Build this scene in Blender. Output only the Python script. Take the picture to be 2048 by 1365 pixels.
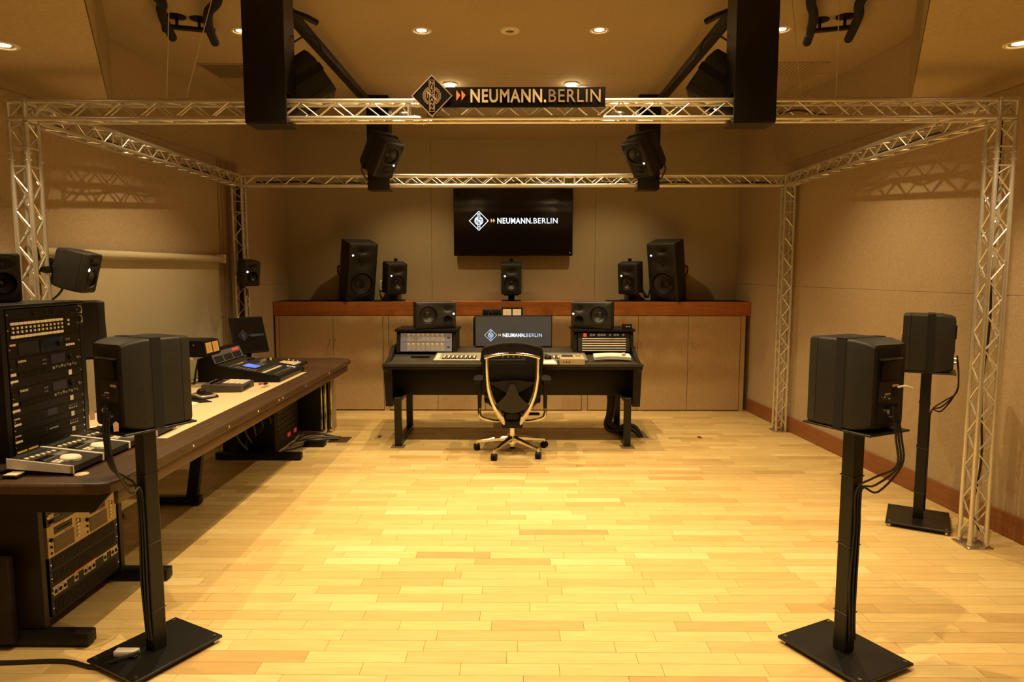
import bpy, bmesh, math, random
from mathutils import Matrix, Vector
PI = math.pi
random.seed(7)
S = bpy.context.scene
COL = S.collection
for o in list(bpy.data.objects): bpy.data.objects.remove(o)

# ------------------------------------------------------------------ camera, world, exposure
FPX = 1365.0
cam = bpy.data.cameras.new('camera'); cam.sensor_fit = 'HORIZONTAL'; cam.sensor_width = 36.0
cam.lens = 36.0 * FPX / 2048.0; cam.clip_start = 0.05
camo = bpy.data.objects.new('camera', cam); COL.objects.link(camo)
camo.location = (0, 0, 1.55)
camo.rotation_euler = (PI/2 - math.atan(137.5/FPX), 0, math.atan(11/FPX))
S.camera = camo
w = bpy.data.worlds.new('world'); S.world = w; w.use_nodes = True
w.node_tree.nodes['Background'].inputs[0].default_value = (1.0, 0.75, 0.45, 1)
w.node_tree.nodes['Background'].inputs[1].default_value = 0.004
S.view_settings.view_transform = 'Standard'; S.view_settings.look = 'None'
S.view_settings.gamma = 1.0; S.view_settings.use_curve_mapping = False
S.view_settings.exposure = 0.0
WARM = (1.0, 0.72, 0.37)          # colour of the halogen downlights
LAMP_W = 165.0

# ------------------------------------------------------------------ materials
def nodes_of(name):
    m = bpy.data.materials.new(name); m.use_nodes = True
    nt = m.node_tree; b = nt.nodes['Principled BSDF']
    return m, nt, b
def lk(nt, a, b): nt.links.new(a, b)
def noise_col(nt, col, amt, scale, stretch=(1,1,1), detail=3.0, coord='Object'):
    tc = nt.nodes.new('ShaderNodeTexCoord'); mp = nt.nodes.new('ShaderNodeMapping')
    mp.inputs['Scale'].default_value = stretch
    lk(nt, tc.outputs[coord], mp.inputs[0])
    n = nt.nodes.new('ShaderNodeTexNoise'); n.inputs['Scale'].default_value = scale; n.inputs['Detail'].default_value = detail
    lk(nt, mp.outputs[0], n.inputs['Vector'])
    r = nt.nodes.new('ShaderNodeValToRGB')
    r.color_ramp.elements[0].position = 0.3; r.color_ramp.elements[1].position = 0.7
    r.color_ramp.elements[0].color = tuple(max(0, c*(1-amt)) for c in col[:3])+(1,)
    r.color_ramp.elements[1].color = tuple(min(1, c*(1+amt)) for c in col[:3])+(1,)
    lk(nt, n.outputs['Fac'], r.inputs[0])
    return r, n, mp
def mat(name, col, rough=0.5, metal=0.0, amt=0.08, scale=12.0, stretch=(1,1,1), bump=0.0, bscale=None, spec=0.5, emit=None, es=0.0, coat=0.0):
    m, nt, b = nodes_of(name)
    r, n, mp = noise_col(nt, col, amt, scale, stretch)
    lk(nt, r.outputs[0], b.inputs['Base Color'])
    b.inputs['Roughness'].default_value = rough; b.inputs['Metallic'].default_value = metal
    b.inputs['Specular IOR Level'].default_value = spec
    if coat: b.inputs['Coat Weight'].default_value = coat; b.inputs['Coat Roughness'].default_value = 0.12
    if bump:
        bn = nt.nodes.new('ShaderNodeBump'); bn.inputs['Strength'].default_value = bump; bn.inputs['Distance'].default_value = 0.002
        n2 = nt.nodes.new('ShaderNodeTexNoise'); n2.inputs['Scale'].default_value = bscale or scale*8; n2.inputs['Detail'].default_value = 2
        tc = nt.nodes.new('ShaderNodeTexCoord'); lk(nt, tc.outputs['Object'], n2.inputs['Vector'])
        lk(nt, n2.outputs['Fac'], bn.inputs['Height']); lk(nt, bn.outputs[0], b.inputs['Normal'])
    if emit:
        b.inputs['Emission Color'].default_value = tuple(emit)+(1,); b.inputs['Emission Strength'].default_value = es
    return m
def fabric(name, col, amt=0.10, weave=0.13, axes=((1,1,.15),(.15,.15,1)), cc=240.0):
    m, nt, b = nodes_of(name)
    b.inputs['Roughness'].default_value = 0.95; b.inputs['Specular IOR Level'].default_value = 0.1
    r, n, mp = noise_col(nt, col, amt*0.5, 0.9, coord='Object')
    tc = nt.nodes.new('ShaderNodeTexCoord')
    outs = []
    for st in axes:
        mp2 = nt.nodes.new('ShaderNodeMapping'); mp2.inputs['Scale'].default_value = st
        lk(nt, tc.outputs['Object'], mp2.inputs[0])
        n2 = nt.nodes.new('ShaderNodeTexNoise'); n2.inputs['Scale'].default_value = cc; n2.inputs['Detail'].default_value = 2
        lk(nt, mp2.outputs[0], n2.inputs['Vector']); outs.append(n2.outputs['Fac'])
    ad = nt.nodes.new('ShaderNodeMath'); ad.operation = 'ADD'; lk(nt, outs[0], ad.inputs[0]); lk(nt, outs[1], ad.inputs[1])
    mr = nt.nodes.new('ShaderNodeMapRange'); mr.inputs[1].default_value = 0.7; mr.inputs[2].default_value = 1.3
    mr.inputs[3].default_value = 1-weave; mr.inputs[4].default_value = 1+weave
    lk(nt, ad.outputs[0], mr.inputs[0])
    mx = nt.nodes.new('ShaderNodeMix'); mx.data_type = 'RGBA'; mx.blend_type = 'MULTIPLY'; mx.inputs[0].default_value = 1.0
    lk(nt, r.outputs[0], mx.inputs[6]); lk(nt, mr.outputs[0], mx.inputs[7])
    lk(nt, mx.outputs[2], b.inputs['Base Color'])
    bn = nt.nodes.new('ShaderNodeBump'); bn.inputs['Strength'].default_value = 0.25; bn.inputs['Distance'].default_value = 0.002
    lk(nt, ad.outputs[0], bn.inputs['Height']); lk(nt, bn.outputs[0], b.inputs['Normal'])
    return m
def plank_mat(name, island):
    m, nt, b = nodes_of(name)
    if island:
        g = nt.nodes.new('ShaderNodeNewGeometry'); rnd = g.outputs['Random Per Island']
    else:
        g = nt.nodes.new('ShaderNodeObjectInfo'); rnd = g.outputs['Random']
    ge = nt.nodes.new('ShaderNodeNewGeometry')
    off = nt.nodes.new('ShaderNodeCombineXYZ')
    mu = nt.nodes.new('ShaderNodeMath'); mu.operation = 'MULTIPLY'; mu.inputs[1].default_value = 37.0; lk(nt, rnd, mu.inputs[0])
    lk(nt, mu.outputs[0], off.inputs[0]); lk(nt, mu.outputs[0], off.inputs[2])
    va = nt.nodes.new('ShaderNodeVectorMath'); va.operation = 'ADD'; lk(nt, ge.outputs['Position'], va.inputs[0]); lk(nt, off.outputs[0], va.inputs[1])
    mp = nt.nodes.new('ShaderNodeMapping'); mp.inputs['Scale'].default_value = (1.2, 11, 1); lk(nt, va.outputs[0], mp.inputs[0])
    n = nt.nodes.new('ShaderNodeTexNoise'); n.inputs['Scale'].default_value = 4.5; n.inputs['Detail'].default_value = 5; n.inputs['Distortion'].default_value = 0.7
    lk(nt, mp.outputs[0], n.inputs['Vector'])
    ramp = nt.nodes.new('ShaderNodeValToRGB'); e = ramp.color_ramp.elements
    e[0].position = 0.0; e[0].color = (0.50, 0.325, 0.125, 1); e[1].position = 1.0; e[1].color = (0.72, 0.57, 0.28, 1)
    for p, c in ((0.08, (0.57, 0.395, 0.155, 1)), (0.30, (0.62, 0.45, 0.185, 1)), (0.80, (0.66, 0.49, 0.205, 1)), (0.95, (0.70, 0.54, 0.25, 1))):
        q = e.new(p); q.color = c
    lk(nt, rnd, ramp.inputs[0])
    mr = nt.nodes.new('ShaderNodeMapRange'); mr.inputs[1].default_value = 0.3; mr.inputs[2].default_value = 0.75
    mr.inputs[3].default_value = 1.06; mr.inputs[4].default_value = 0.86; lk(nt, n.outputs['Fac'], mr.inputs[0])
    mx = nt.nodes.new('ShaderNodeMix'); mx.data_type = 'RGBA'; mx.blend_type = 'MULTIPLY'; mx.inputs[0].default_value = 1.0
    lk(nt, ramp.outputs[0], mx.inputs[6]); lk(nt, mr.outputs[0], mx.inputs[7]); lk(nt, mx.outputs[2], b.inputs['Base Color'])
    b.inputs['Roughness'].default_value = 0.38; b.inputs['Specular IOR Level'].default_value = 0.35
    return m
def emis(name, col, s):
    m = mat(name, (0.02,0.02,0.02), 0.4, emit=col, es=s); return m

MT = {}
MT['wall'] = fabric('wall_fabric', (0.460, 0.352, 0.220))
MT['wallback'] = fabric('back_wall_fabric', (0.400, 0.326, 0.195))
MT['ceil'] = fabric('ceiling_fabric', (0.415, 0.322, 0.188), axes=((1,.15,1),(.15,1,1)))
MT['door'] = fabric('cabinet_fabric', (0.50, 0.355, 0.195))
MT['groove'] = mat('groove_dark', (0.16, 0.115, 0.065), 0.9)
MT['bed'] = mat('floor_bed', (0.05, 0.03, 0.012), 0.9)
MT['redwood'] = mat('red_brown_wood', (0.44, 0.150, 0.034), 0.42, amt=0.14, scale=6, stretch=(1,1,9))
MT['baseb'] = mat('baseboard_wood', (0.26, 0.090, 0.026), 0.45, amt=0.14, scale=5, stretch=(1,1,10))
MT['plank'] = plank_mat('plank_wood', False); MT['plankf'] = plank_mat('plank_wood_field', True)
MT['alu'] = mat('truss_aluminium', (0.74, 0.71, 0.63), 0.36, 0.82, amt=0.06, scale=20)
MT['steel'] = mat('steel_bright', (0.72, 0.70, 0.66), 0.25, 1.0)
MT['chrome'] = mat('polished_alu', (0.78, 0.75, 0.70), 0.12, 1.0, amt=0.03)
MT['black'] = mat('black_satin', (0.005, 0.0046, 0.0042), 0.45, spec=0.28)
MT['blackm'] = mat('black_painted_metal', (0.0045, 0.0045, 0.0040), 0.38, spec=0.4, amt=0.25, scale=9, bump=0.08)
MT['blackg'] = mat('black_gloss', (0.006, 0.006, 0.006), 0.12)
MT['rubber'] = mat('black_rubber', (0.0042, 0.0038, 0.0034), 0.6, spec=0.25)
MT['spk'] = mat('anthracite_cabinet', (0.020, 0.019, 0.016), 0.52, amt=0.10, scale=40, bump=0.05, bscale=600, spec=0.32)
MT['cone'] = mat('speaker_cone', (0.018, 0.016, 0.014), 0.42)
MT['port'] = mat('port_black', (0.004, 0.004, 0.004), 0.9)
MT['logo'] = emis('speaker_logo_lit', (0.80, 0.88, 1.0), 6.0)
MT['darkwood'] = mat('dark_walnut', (0.060, 0.031, 0.013), 0.42, amt=0.2, scale=5, stretch=(9,1,1), spec=0.35)
MT['umber'] = mat('dark_umber', (0.014, 0.0075, 0.0035), 0.5, amt=0.2, spec=0.3)
MT['rackface'] = mat('rack_face', (0.0075, 0.0055, 0.0036), 0.5, spec=0.22)
MT['strip'] = mat('lilac_strip', (0.27, 0.25, 0.245), 0.5)
MT['ledred2'] = emis('led_red_dim', (1.0, 0.05, 0.03), 0.35)
MT['browngrey'] = mat('brown_grey_plastic', (0.060, 0.048, 0.040), 0.5)
MT['darkwood2'] = mat('brown_apron', (0.085, 0.042, 0.018), 0.45, amt=0.2, scale=5, stretch=(9,1,1))
MT['console'] = mat('black_ash', (0.0075, 0.0052, 0.0036), 0.45, spec=0.28, amt=0.45, scale=6, stretch=(1,6,12))
MT['leather'] = mat('console_leather', (0.034, 0.029, 0.021), 0.5, spec=0.3, bump=0.1, bscale=300)
MT['inset'] = mat('pale_desk_inset', (0.66, 0.52, 0.32), 0.55, amt=0.03)
MT['white'] = mat('white_plastic', (0.75, 0.70, 0.60), 0.4)
MT['cream'] = mat('cream_label', (0.78, 0.68, 0.50), 0.5)
MT['paper'] = mat('paper_white', (0.85, 0.80, 0.68), 0.7)
MT['silver'] = mat('silver_panel', (0.50, 0.45, 0.36), 0.38, 0.6)
MT['champ'] = mat('champagne_panel', (0.42, 0.34, 0.22), 0.45, 0.3)
MT['dkgrey'] = mat('dark_grey_panel', (0.018, 0.0155, 0.012), 0.5, spec=0.35)
MT['grey'] = mat('mid_grey_plastic', (0.13, 0.12, 0.11), 0.5)
MT['blue'] = mat('blue_grey_panel', (0.17, 0.18, 0.27), 0.45)
MT['yellow'] = mat('yellow_marker', (0.75, 0.52, 0.05), 0.4)
MT['redp'] = mat('red_plastic', (0.55, 0.05, 0.04), 0.4)
MT['orange'] = mat('orange_print', (0.75, 0.20, 0.03), 0.5)
MT['bronze'] = mat('bronze_letter', (0.34, 0.23, 0.14), 0.4, 0.5)
MT['gold'] = mat('cream_gold_letter', (0.85, 0.72, 0.48), 0.35, 0.15)
MT['screenfab'] = mat('screen_fabric', (0.52, 0.45, 0.29), 0.8, amt=0.03)
MT['lcdblue'] = emis('lcd_blue', (0.10, 0.16, 1.0), 1.6)
MT['lcddk'] = emis('lcd_dark_blue', (0.03, 0.05, 0.25), 0.02)
MT['vu'] = emis('vu_amber', (1.0, 0.42, 0.05), 0.55)
MT['ledred'] = emis('led_red', (1.0, 0.06, 0.03), 0.9)
MT['tv'] = mat('tv_glass', (0.004, 0.004, 0.004), 0.10, amt=0.02)
MT['mon'] = mat('lcd_matte', (0.040, 0.037, 0.033), 0.35, emit=(1.0, 0.9, 0.72), es=0.035)
MT['tvw'] = emis('screen_white', (0.78, 0.88, 1.0), 1.7)
MT['tvo'] = emis('screen_orange', (1.0, 0.55, 0.15), 1.1)
MT['tvb'] = emis('screen_pale_blue', (0.55, 0.75, 1.0), 1.1)
MT['dimw'] = emis('screen_dim_grey', (0.8, 0.8, 0.75), 0.05)
MT['bulb'] = emis('halogen_bulb', (1.0, 0.80, 0.50), 22.0)
MT['lampw'] = mat('lamp_trim', (0.75, 0.66, 0.48), 0.45)
MT['bright'] = mat('lamp_reflector', (0.85, 0.80, 0.70), 0.2, 0.6)
MT['grille'] = mat('vent_slat', (0.36, 0.26, 0.14), 0.6)
MT['beige'] = mat('beige_meter_face', (0.70, 0.58, 0.38), 0.5, emit=(1.0, 0.75, 0.4), es=0.12)
MT['cable'] = mat('cable_black', (0.010, 0.010, 0.010), 0.5)
MT['tag'] = mat('pink_tag', (0.62, 0.40, 0.30), 0.6)
MT['plate'] = mat('floor_plate_metal', (0.30, 0.25, 0.18), 0.45, 0.6)
MT['plated'] = mat('floor_plate_brown', (0.06, 0.035, 0.015), 0.5)
def meshback():
    m, nt, b = nodes_of('chair_net')
    b.inputs['Base Color'].default_value = (0.004, 0.0036, 0.003, 1); b.inputs['Roughness'].default_value = 0.6; b.inputs['Specular IOR Level'].default_value = 0.2
    tc = nt.nodes.new('ShaderNodeTexCoord'); mp = nt.nodes.new('ShaderNodeMapping'); mp.inputs['Scale'].default_value = (1, 1, 1)
    lk(nt, tc.outputs['Object'], mp.inputs[0])
    wv = nt.nodes.new('ShaderNodeTexWave'); wv.bands_direction = 'Z'; wv.inputs['Scale'].default_value = 55
    lk(nt, mp.outputs[0], wv.inputs['Vector'])
    mr = nt.nodes.new('ShaderNodeMapRange'); mr.inputs[3].default_value = 0.62; mr.inputs[4].default_value = 0.95
    lk(nt, wv.outputs['Fac'], mr.inputs[0]); lk(nt, mr.outputs[0], b.inputs['Alpha'])
    return m
MT['net'] = meshback()

# ------------------------------------------------------------------ mesh helpers
class M:
    def __init__(s, T=None): s.bm = bmesh.new(); s.T = T or Matrix.Identity(4); s.mi = 0
    def _v(s, p): return s.bm.verts.new(s.T @ Vector(p))
    def _f(s, vs):
        try:
            f = s.bm.faces.new(vs); f.material_index = s.mi; return f
        except ValueError: return None
    def box(s, c, d, rot=None, bev=0.0, seg=2):
        R = rot if rot is not None else Matrix.Identity(3)
        vs = []
        for x in (-.5, .5):
            for y in (-.5, .5):
                for z in (-.5, .5):
                    vs.append(s._v(Vector(c) + R @ Vector((x*d[0], y*d[1], z*d[2]))))
        fs = [s._f([vs[i] for i in q]) for q in ((0,1,3,2),(4,6,7,5),(0,4,5,1),(2,3,7,6),(0,2,6,4),(1,5,7,3))]
        if bev > 0:
            es = list({e for f in fs for e in f.edges})
            bmesh.ops.bevel(s.bm, geom=es, offset=bev, segments=seg, affect='EDGES', profile=0.5, clamp_overlap=True)
        return s
    def bb(s, a, b, bev=0.0, seg=2):
        return s.box([(a[i]+b[i])/2 for i in range(3)], [abs(b[i]-a[i]) for i in range(3)], None, bev, seg)
    def _frame(s, d):
        d = d.normalized(); a = Vector((0,0,1)) if abs(d.z) < 0.9 else Vector((1,0,0))
        u = d.cross(a).normalized(); return u, d.cross(u).normalized()
    def cyl(s, p0, p1, r, n=14, r2=None, cap=True):
        p0 = Vector(p0); p1 = Vector(p1); r2 = r if r2 is None else r2
        u, v = s._frame(p1-p0); A = []; B = []
        for i in range(n):
            a = 2*PI*i/n; q = u*math.cos(a)+v*math.sin(a)
            A.append(s._v(p0+q*r)); B.append(s._v(p1+q*r2))
        for i in range(n): s._f([A[i], A[(i+1)%n], B[(i+1)%n], B[i]])
        if cap: s._f(list(reversed(A))); s._f(B)
        return s
    def tube(s, pts, r, n=8, smooth=0, cap=True, flat=None, rs=None):
        pts = [Vector(p) for p in pts]
        if smooth:
            out = []; rr = []
            for i in range(len(pts)-1):
                p0 = pts[max(i-1,0)]; p1 = pts[i]; p2 = pts[i+1]; p3 = pts[min(i+2,len(pts)-1)]
                for k in range(smooth):
                    t = k/smooth
                    out.append(0.5*((2*p1)+(p2-p0)*t+(2*p0-5*p1+4*p2-p3)*t*t+(3*p1-p0-3*p2+p3)*t**3))
                    if rs: rr.append(rs[i]*(1-t)+rs[i+1]*t)
            out.append(pts[-1]); pts = out
            if rs: rr.append(rs[-1]); rs = rr
        rings = []; u = None
        for i, p in enumerate(pts):
            d = (pts[min(i+1,len(pts)-1)]-pts[max(i-1,0)])
            if d.length < 1e-9: d = Vector((0,0,1))
            d.normalize()
            if u is None: u, v = s._frame(d)
            else:
                u = u - d*u.dot(d)
                if u.length < 1e-6: u, v = s._frame(d)
                u.normalize()
            v = d.cross(u)
            R = rs[i] if rs else r
            ring = []
            for k in range(n):
                a = 2*PI*k/n
                ring.append(s._v(p + u*math.cos(a)*R*(flat or 1) + v*math.sin(a)*R))
            rings.append(ring)
        for a, b in zip(rings, rings[1:]):
            for k in range(n): s._f([a[k], a[(k+1)%n], b[(k+1)%n], b[k]])
        if cap: s._f(list(reversed(rings[0]))); s._f(rings[-1])
        return s
    def lathe(s, prof, n=24, T=None, sx=1.0, sy=1.0):
        T = T or Matrix.Identity(4); rings = []
        for r, z in prof:
            if r < 1e-6: rings.append([s._v(T @ Vector((0,0,z)))])
            else: rings.append([s._v(T @ Vector((r*sx*math.cos(2*PI*k/n), r*sy*math.sin(2*PI*k/n), z))) for k in range(n)])
        for a, b in zip(rings, rings[1:]):
            if len(a) == 1 and len(b) == 1: continue
            for k in range(n):
                if len(a) == 1: s._f([a[0], b[k], b[(k+1)%n]])
                elif len(b) == 1: s._f([a[k], a[(k+1)%n], b[0]])
                else: s._f([a[k], a[(k+1)%n], b[(k+1)%n], b[k]])
        return s
    def prism(s, poly, d, fn):
        """poly: list of 2D points, extruded by d; fn(u, v, w) -> 3D"""
        A = [s._v(fn(p[0], p[1], 0)) for p in poly]; B = [s._v(fn(p[0], p[1], d)) for p in poly]
        n = len(poly)
        for i in range(n): s._f([A[i], A[(i+1)%n], B[(i+1)%n], B[i]])
        s._f(list(reversed(A))); s._f(B); return s
    def loft(s, rings, caps=(True, True)):
        R = [[s._v(p) for p in ring] for ring in rings]; n = len(R[0])
        for a, b in zip(R, R[1:]):
            for k in range(n): s._f([a[k], a[(k+1)%n], b[(k+1)%n], b[k]])
        if caps[0]: s._f(list(reversed(R[0])))
        if caps[1]: s._f(R[-1])
        return R
    def holed(s, outer, holes):
        """planar face with holes; outer and holes are lists of existing verts"""
        es = []
        for loop in [outer]+holes:
            for i in range(len(loop)):
                a, b = loop[i], loop[(i+1)%len(loop)]
                e = s.bm.edges.get((a, b)) or s.bm.edges.new((a, b)); es.append(e)
        r = bmesh.ops.triangle_fill(s.bm, use_beauty=True, use_dissolve=False, edges=es)
        for g in r['geom']:
            if isinstance(g, bmesh.types.BMFace): g.material_index = s.mi
    def mesh(s, name, mats, angle=0.55, normals=True):
        me = bpy.data.meshes.new(name)
        if normals: bmesh.ops.recalc_face_normals(s.bm, faces=s.bm.faces)
        s.bm.to_mesh(me); s.bm.free()
        for m in (mats if isinstance(mats, (list, tuple)) else [mats]): me.materials.append(MT[m])
        me.shade_smooth(); me.set_sharp_from_angle(angle=angle)
        return me
    def obj(s, name, mats, parent=None, world=False, angle=0.55):
        return link(name, s.mesh(name, mats, angle), parent, world)
def link(name, me, parent=None, world=False):
    o = bpy.data.objects.new(name, me); COL.objects.link(o)
    if parent is not None:
        o.parent = parent
        if world: o.matrix_parent_inverse = full(parent).inverted()
    return o
def full(o):
    m = o.matrix_basis.copy()
    return (full(o.parent) @ o.matrix_parent_inverse @ m) if o.parent else m
def tag(o, label, cat, group=None):
    o['label'] = label; o['category'] = cat
    if group: o['group'] = group
    return o
def thing(name, label, cat, loc=(0,0,0), rotz=0.0, group=None):
    o = bpy.data.objects.new(name, None); COL.objects.link(o); o.empty_display_size = 0.05
    o.location = loc; o.rotation_euler = (0,0,rotz); return tag(o, label, cat, group)
def struct(o): o['kind'] = 'structure'; return o
def dup(root, label=None, group=None):
    r = root.copy(); COL.objects.link(r)
    if label: r['label'] = label
    if group: r['group'] = group
    for ch in root.children:
        c = ch.copy(); COL.objects.link(c); c.parent = r
        for g in ch.children:
            d = g.copy(); COL.objects.link(d); d.parent = c
    return r
def ccw(n, cx, cz, rx, rz): return [(cx+rx*math.cos(2*PI*k/n), cz+rz*math.sin(2*PI*k/n)) for k in range(n)]
def rrect(w, h, r, k=3, cx=0, cz=0):
    out = []
    for sx, sz, a0 in ((1,1,0),(-1,1,PI/2),(-1,-1,PI),(1,-1,1.5*PI)):
        for i in range(k+1):
            a = a0 + PI/2*i/k
            out.append((cx+sx*(w/2-r)+r*math.cos(a), cz+sz*(h/2-r)+r*math.sin(a)))
    return out
def text_mesh(body, size, depth, offset=0.0, align='LEFT', spacing=1.0):
    cu = bpy.data.curves.new('lettering', 'FONT'); cu.body = body; cu.size = size; cu.extrude = depth; cu.offset = offset
    cu.align_x = align; cu.space_character = spacing; cu.resolution_u = 3
    ob = bpy.data.objects.new('lettering', cu); COL.objects.link(ob)
    bpy.context.view_layer.update()
    me = bpy.data.meshes.new_from_object(ob.evaluated_get(bpy.context.evaluated_depsgraph_get()))
    bpy.data.objects.remove(ob); bpy.data.curves.remove(cu)
    return me
def text_obj(body, size, depth, T, m, parent, offset=0.0, width=None, name='lettering', world=True):
    """text in the XY plane of T; scaled in x to the given width"""
    me = text_mesh(body, size, depth, offset, 'LEFT', 1.10)
    xs = [v.co.x for v in me.vertices]; x0, x1 = min(xs), max(xs)
    k = (width/(x1-x0)) if width else 1.0
    me.transform(T @ Matrix.Diagonal((k,1,1,1)) @ Matrix.Translation((-x0,0,0)))
    me.materials.clear(); me.materials.append(MT[m])
    return link(name, me, parent, world)
def XZ(o): return Matrix.Translation(o) @ Matrix.Rotation(PI/2, 4, 'X')   # text upright, facing -Y
def basis(o, u, v):
    u = Vector(u).normalized(); v = Vector(v); v = (v-u*v.dot(u)).normalized(); n = u.cross(v)
    return Matrix((( u.x, v.x, n.x, o[0]),(u.y, v.y, n.y, o[1]),(u.z, v.z, n.z, o[2]),(0,0,0,1)))

# ------------------------------------------------------------------ the room
SP = 0.0828
def xR(y): return 2.583 + SP*(7.58-y)
def xL(y): return -2.719 - SP*(7.58-y)
YB, YF, HC, HS = 8.0, -2.5, 3.208, 2.62

# floor: a dark bed carrying separate strips of wood
b = M(); b.bb((-3.7, YF-0.1, -0.10), (3.6, YB+0.1, -0.018)); floor = struct(b.obj('floor', 'bed'))
PW, PL, GAP = 0.0835, 0.405, 0.0016
pm = M(); pm.box((0, 0, 0), (1, 1, 1)); plank_me = None
rows = []
y = 2.491 - 60*PW
rr = random.Random(3)
while y < 7.60:
    x = -3.6 + rr.random()*PL
    while x < 3.5:
        L = PL*rr.choice((1, 1, 1, 1, 0.96, 1.04, 1.3))
        xa, xb = max(x, xL(y)-0.0), min(x+L, xR(y)+0.0)
        if xb-xa > 0.02: rows.append((xa, xb, y))
        x += L
    y += PW
def view_rank(r):
    cx = (r[0]+r[1])/2; cy = r[2]+PW/2
    vis = cy > 2.28 and abs(cx) < 0.76*cy+0.15 and not (cx < -1.75 and cy > 2.9) and cx < xR(cy)
    return (0 if vis else 1, cy)
near = sorted(rows, key=view_rank)[:300]; nearset = set(near)
# unit strip with eased edges, scaled per piece
pm = M(); pm.bb((-0.5, -0.5, -0.5), (0.5, 0.5, 0.5)); plank_me = pm.mesh('plank', 'plank')
for xa, xb, y0 in near:
    o = link('plank', plank_me, floor)
    o.location = ((xa+xb)/2, y0+PW/2, -0.009); o.scale = (xb-xa-GAP, PW-GAP, 0.018)
pf = M()
for r in rows:
    if r not in nearset:
        pf.bb((r[0]+GAP/2, r[2]+GAP/2, -0.018), (r[1]-GAP/2, r[2]+PW-GAP/2, 0.0))
o = pf.obj('plank_field', 'plankf', floor); o['kind'] = 'stuff'

def wall(name, T, length, height, us, vs, m, z0=0.0):
    """backing slab and fabric panels in the frame T (u along, v up, n into the room)"""
    b = M(T); b.bb((-0.05, -0.1, -0.12), (length+0.05, height, -0.012)); w_ = struct(b.obj(name, 'groove'))
    g = 0.0010
    for u0, u1 in zip(us, us[1:]):
        for v0, v1 in zip(vs, vs[1:]):
            p = M(T); p.bb((u0+g, v0+g, -0.014), (u1-g, v1-g, 0.0), bev=0.002, seg=1); p.obj('panel', m, w_)
    return w_
LEN = (YB-YF)*math.sqrt(1+SP*SP)
TR = basis((xR(YB), YB, 0), (SP, -1, 0), (0,0,1)); TL = basis((xL(YF), YF, 0), (SP, 1, 0), (0,0,1))
k = math.sqrt(1+SP*SP)
wall('wall_right', TR, LEN, 3.3, [0, LEN], [0, 1.415, 2.62, 3.3], 'wall')
wall('wall_left', TL, LEN, 3.3, [0, LEN], [0, 1.415, 2.62, 3.3], 'wall')
TB = basis((-2.85, YB, 0), (1,0,0), (0,0,1))
wall('wall_back', TB, 5.6, 3.3, [0.0, 1.85, 3.75, 5.6], [0, 3.3], 'wallback')
TF = basis((3.6, YF, 0), (-1,0,0), (0,0,1))
wall('wall_front', TF, 7.3, 3.3, [0, 2.4, 4.9, 7.3], [0, 1.415, 3.3], 'wall')
# baseboards
for nm, T, a, b_ in (('baseboard_right', TR, (YB-7.56)*k, LEN), ('baseboard_left', TL, 0, (7.56-YF)*k)):
    m_ = M(T); m_.bb((a, 0.002, 0.0), (b_, 0.145, 0.018), bev=0.003, seg=1); struct(m_.obj(nm, 'baseb'))

# ceiling: flat, sagging in the middle towards the back wall; lower triangular soffits at both sides
TIPR, TIPL = (2.793, 5.05), (-2.928, 5.06)
ER, EL = [(1.63, 2.83), (0.88, 1.40), (0.88, YF)], [(-1.712, 2.80), (-0.95, 1.40), (-0.95, YF)]
def edge_x(y, tip, E, wallf):
    pts = [tip]+E
    if y >= tip[1]: return wallf(y)
    for (xa, ya), (xb, yb) in zip(pts, pts[1:]):
        if y >= yb: return xa+(xb-xa)*(ya-y)/(ya-yb)
    return pts[-1][0]
def ceil_z(u, y):
    d = max(0, (y-5.95)/(YB-5.95))
    return HC - 0.155*(d**1.2)*math.cos(u*PI/2)
cb = M(); cb.bb((-3.7, YF-0.1, HC+0.02), (3.6, YB+0.1, HC+0.06)); ceiling = struct(cb.obj('ceiling', 'groove'))
for y0, y1, nseg in ((YF, 1.40, 2), (1.403, 5.93, 10), (5.935, YB, 10)):
    c = M(); prev = None
    for i in range(nseg+1):
        y = y0+(y1-y0)*i/nseg
        a, e = edge_x(y, TIPL, EL, xL), edge_x(y, TIPR, ER, xR)
        row = []
        for j in range(25):
            u = -1+2*j/24
            row.append(c._v((a+(e-a)*(u+1)/2, y, ceil_z(u, y))))
        if prev:
            for j in range(24): c._f([prev[j], row[j], row[j+1], prev[j+1]])
        prev = row
    ex = bmesh.ops.extrude_face_region(c.bm, geom=c.bm.faces[:])
    for v in ex['geom']:
        if isinstance(v, bmesh.types.BMVert): v.co.z += 0.012
    c.obj('ceiling_panel', 'ceil', ceiling)
for nm, tip, E, wf in (('trim_1', TIPR, ER, xR), ('trim_2', TIPL, EL, xL)):
    s_ = 1 if tip[0] > 0 else -1
    poly = [tip]+E+[(wf(YF), YF)]
    m_ = M(); m_.prism(poly, 0.03, lambda u, v, w_: (u, v, HS+w_)); root = struct(m_.obj(nm, 'ceil'))
    m_ = M()
    pts = [tip]+E
    for (xa, ya), (xb, yb) in zip(pts, pts[1:]):
        A = [m_._v((xa, ya, HS)), m_._v((xb, yb, HS)), m_._v((xb, yb, HC)), m_._v((xa, ya, HC))]
        B = [m_._v((xa+s_*.03, ya, HS)), m_._v((xb+s_*.03, yb, HS)), m_._v((xb+s_*.03, yb, HC)), m_._v((xa+s_*.03, ya, HC))]
        m_._f(A); m_._f(list(reversed(B)))
    m_.obj('fascia', 'ceil', root)
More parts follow.
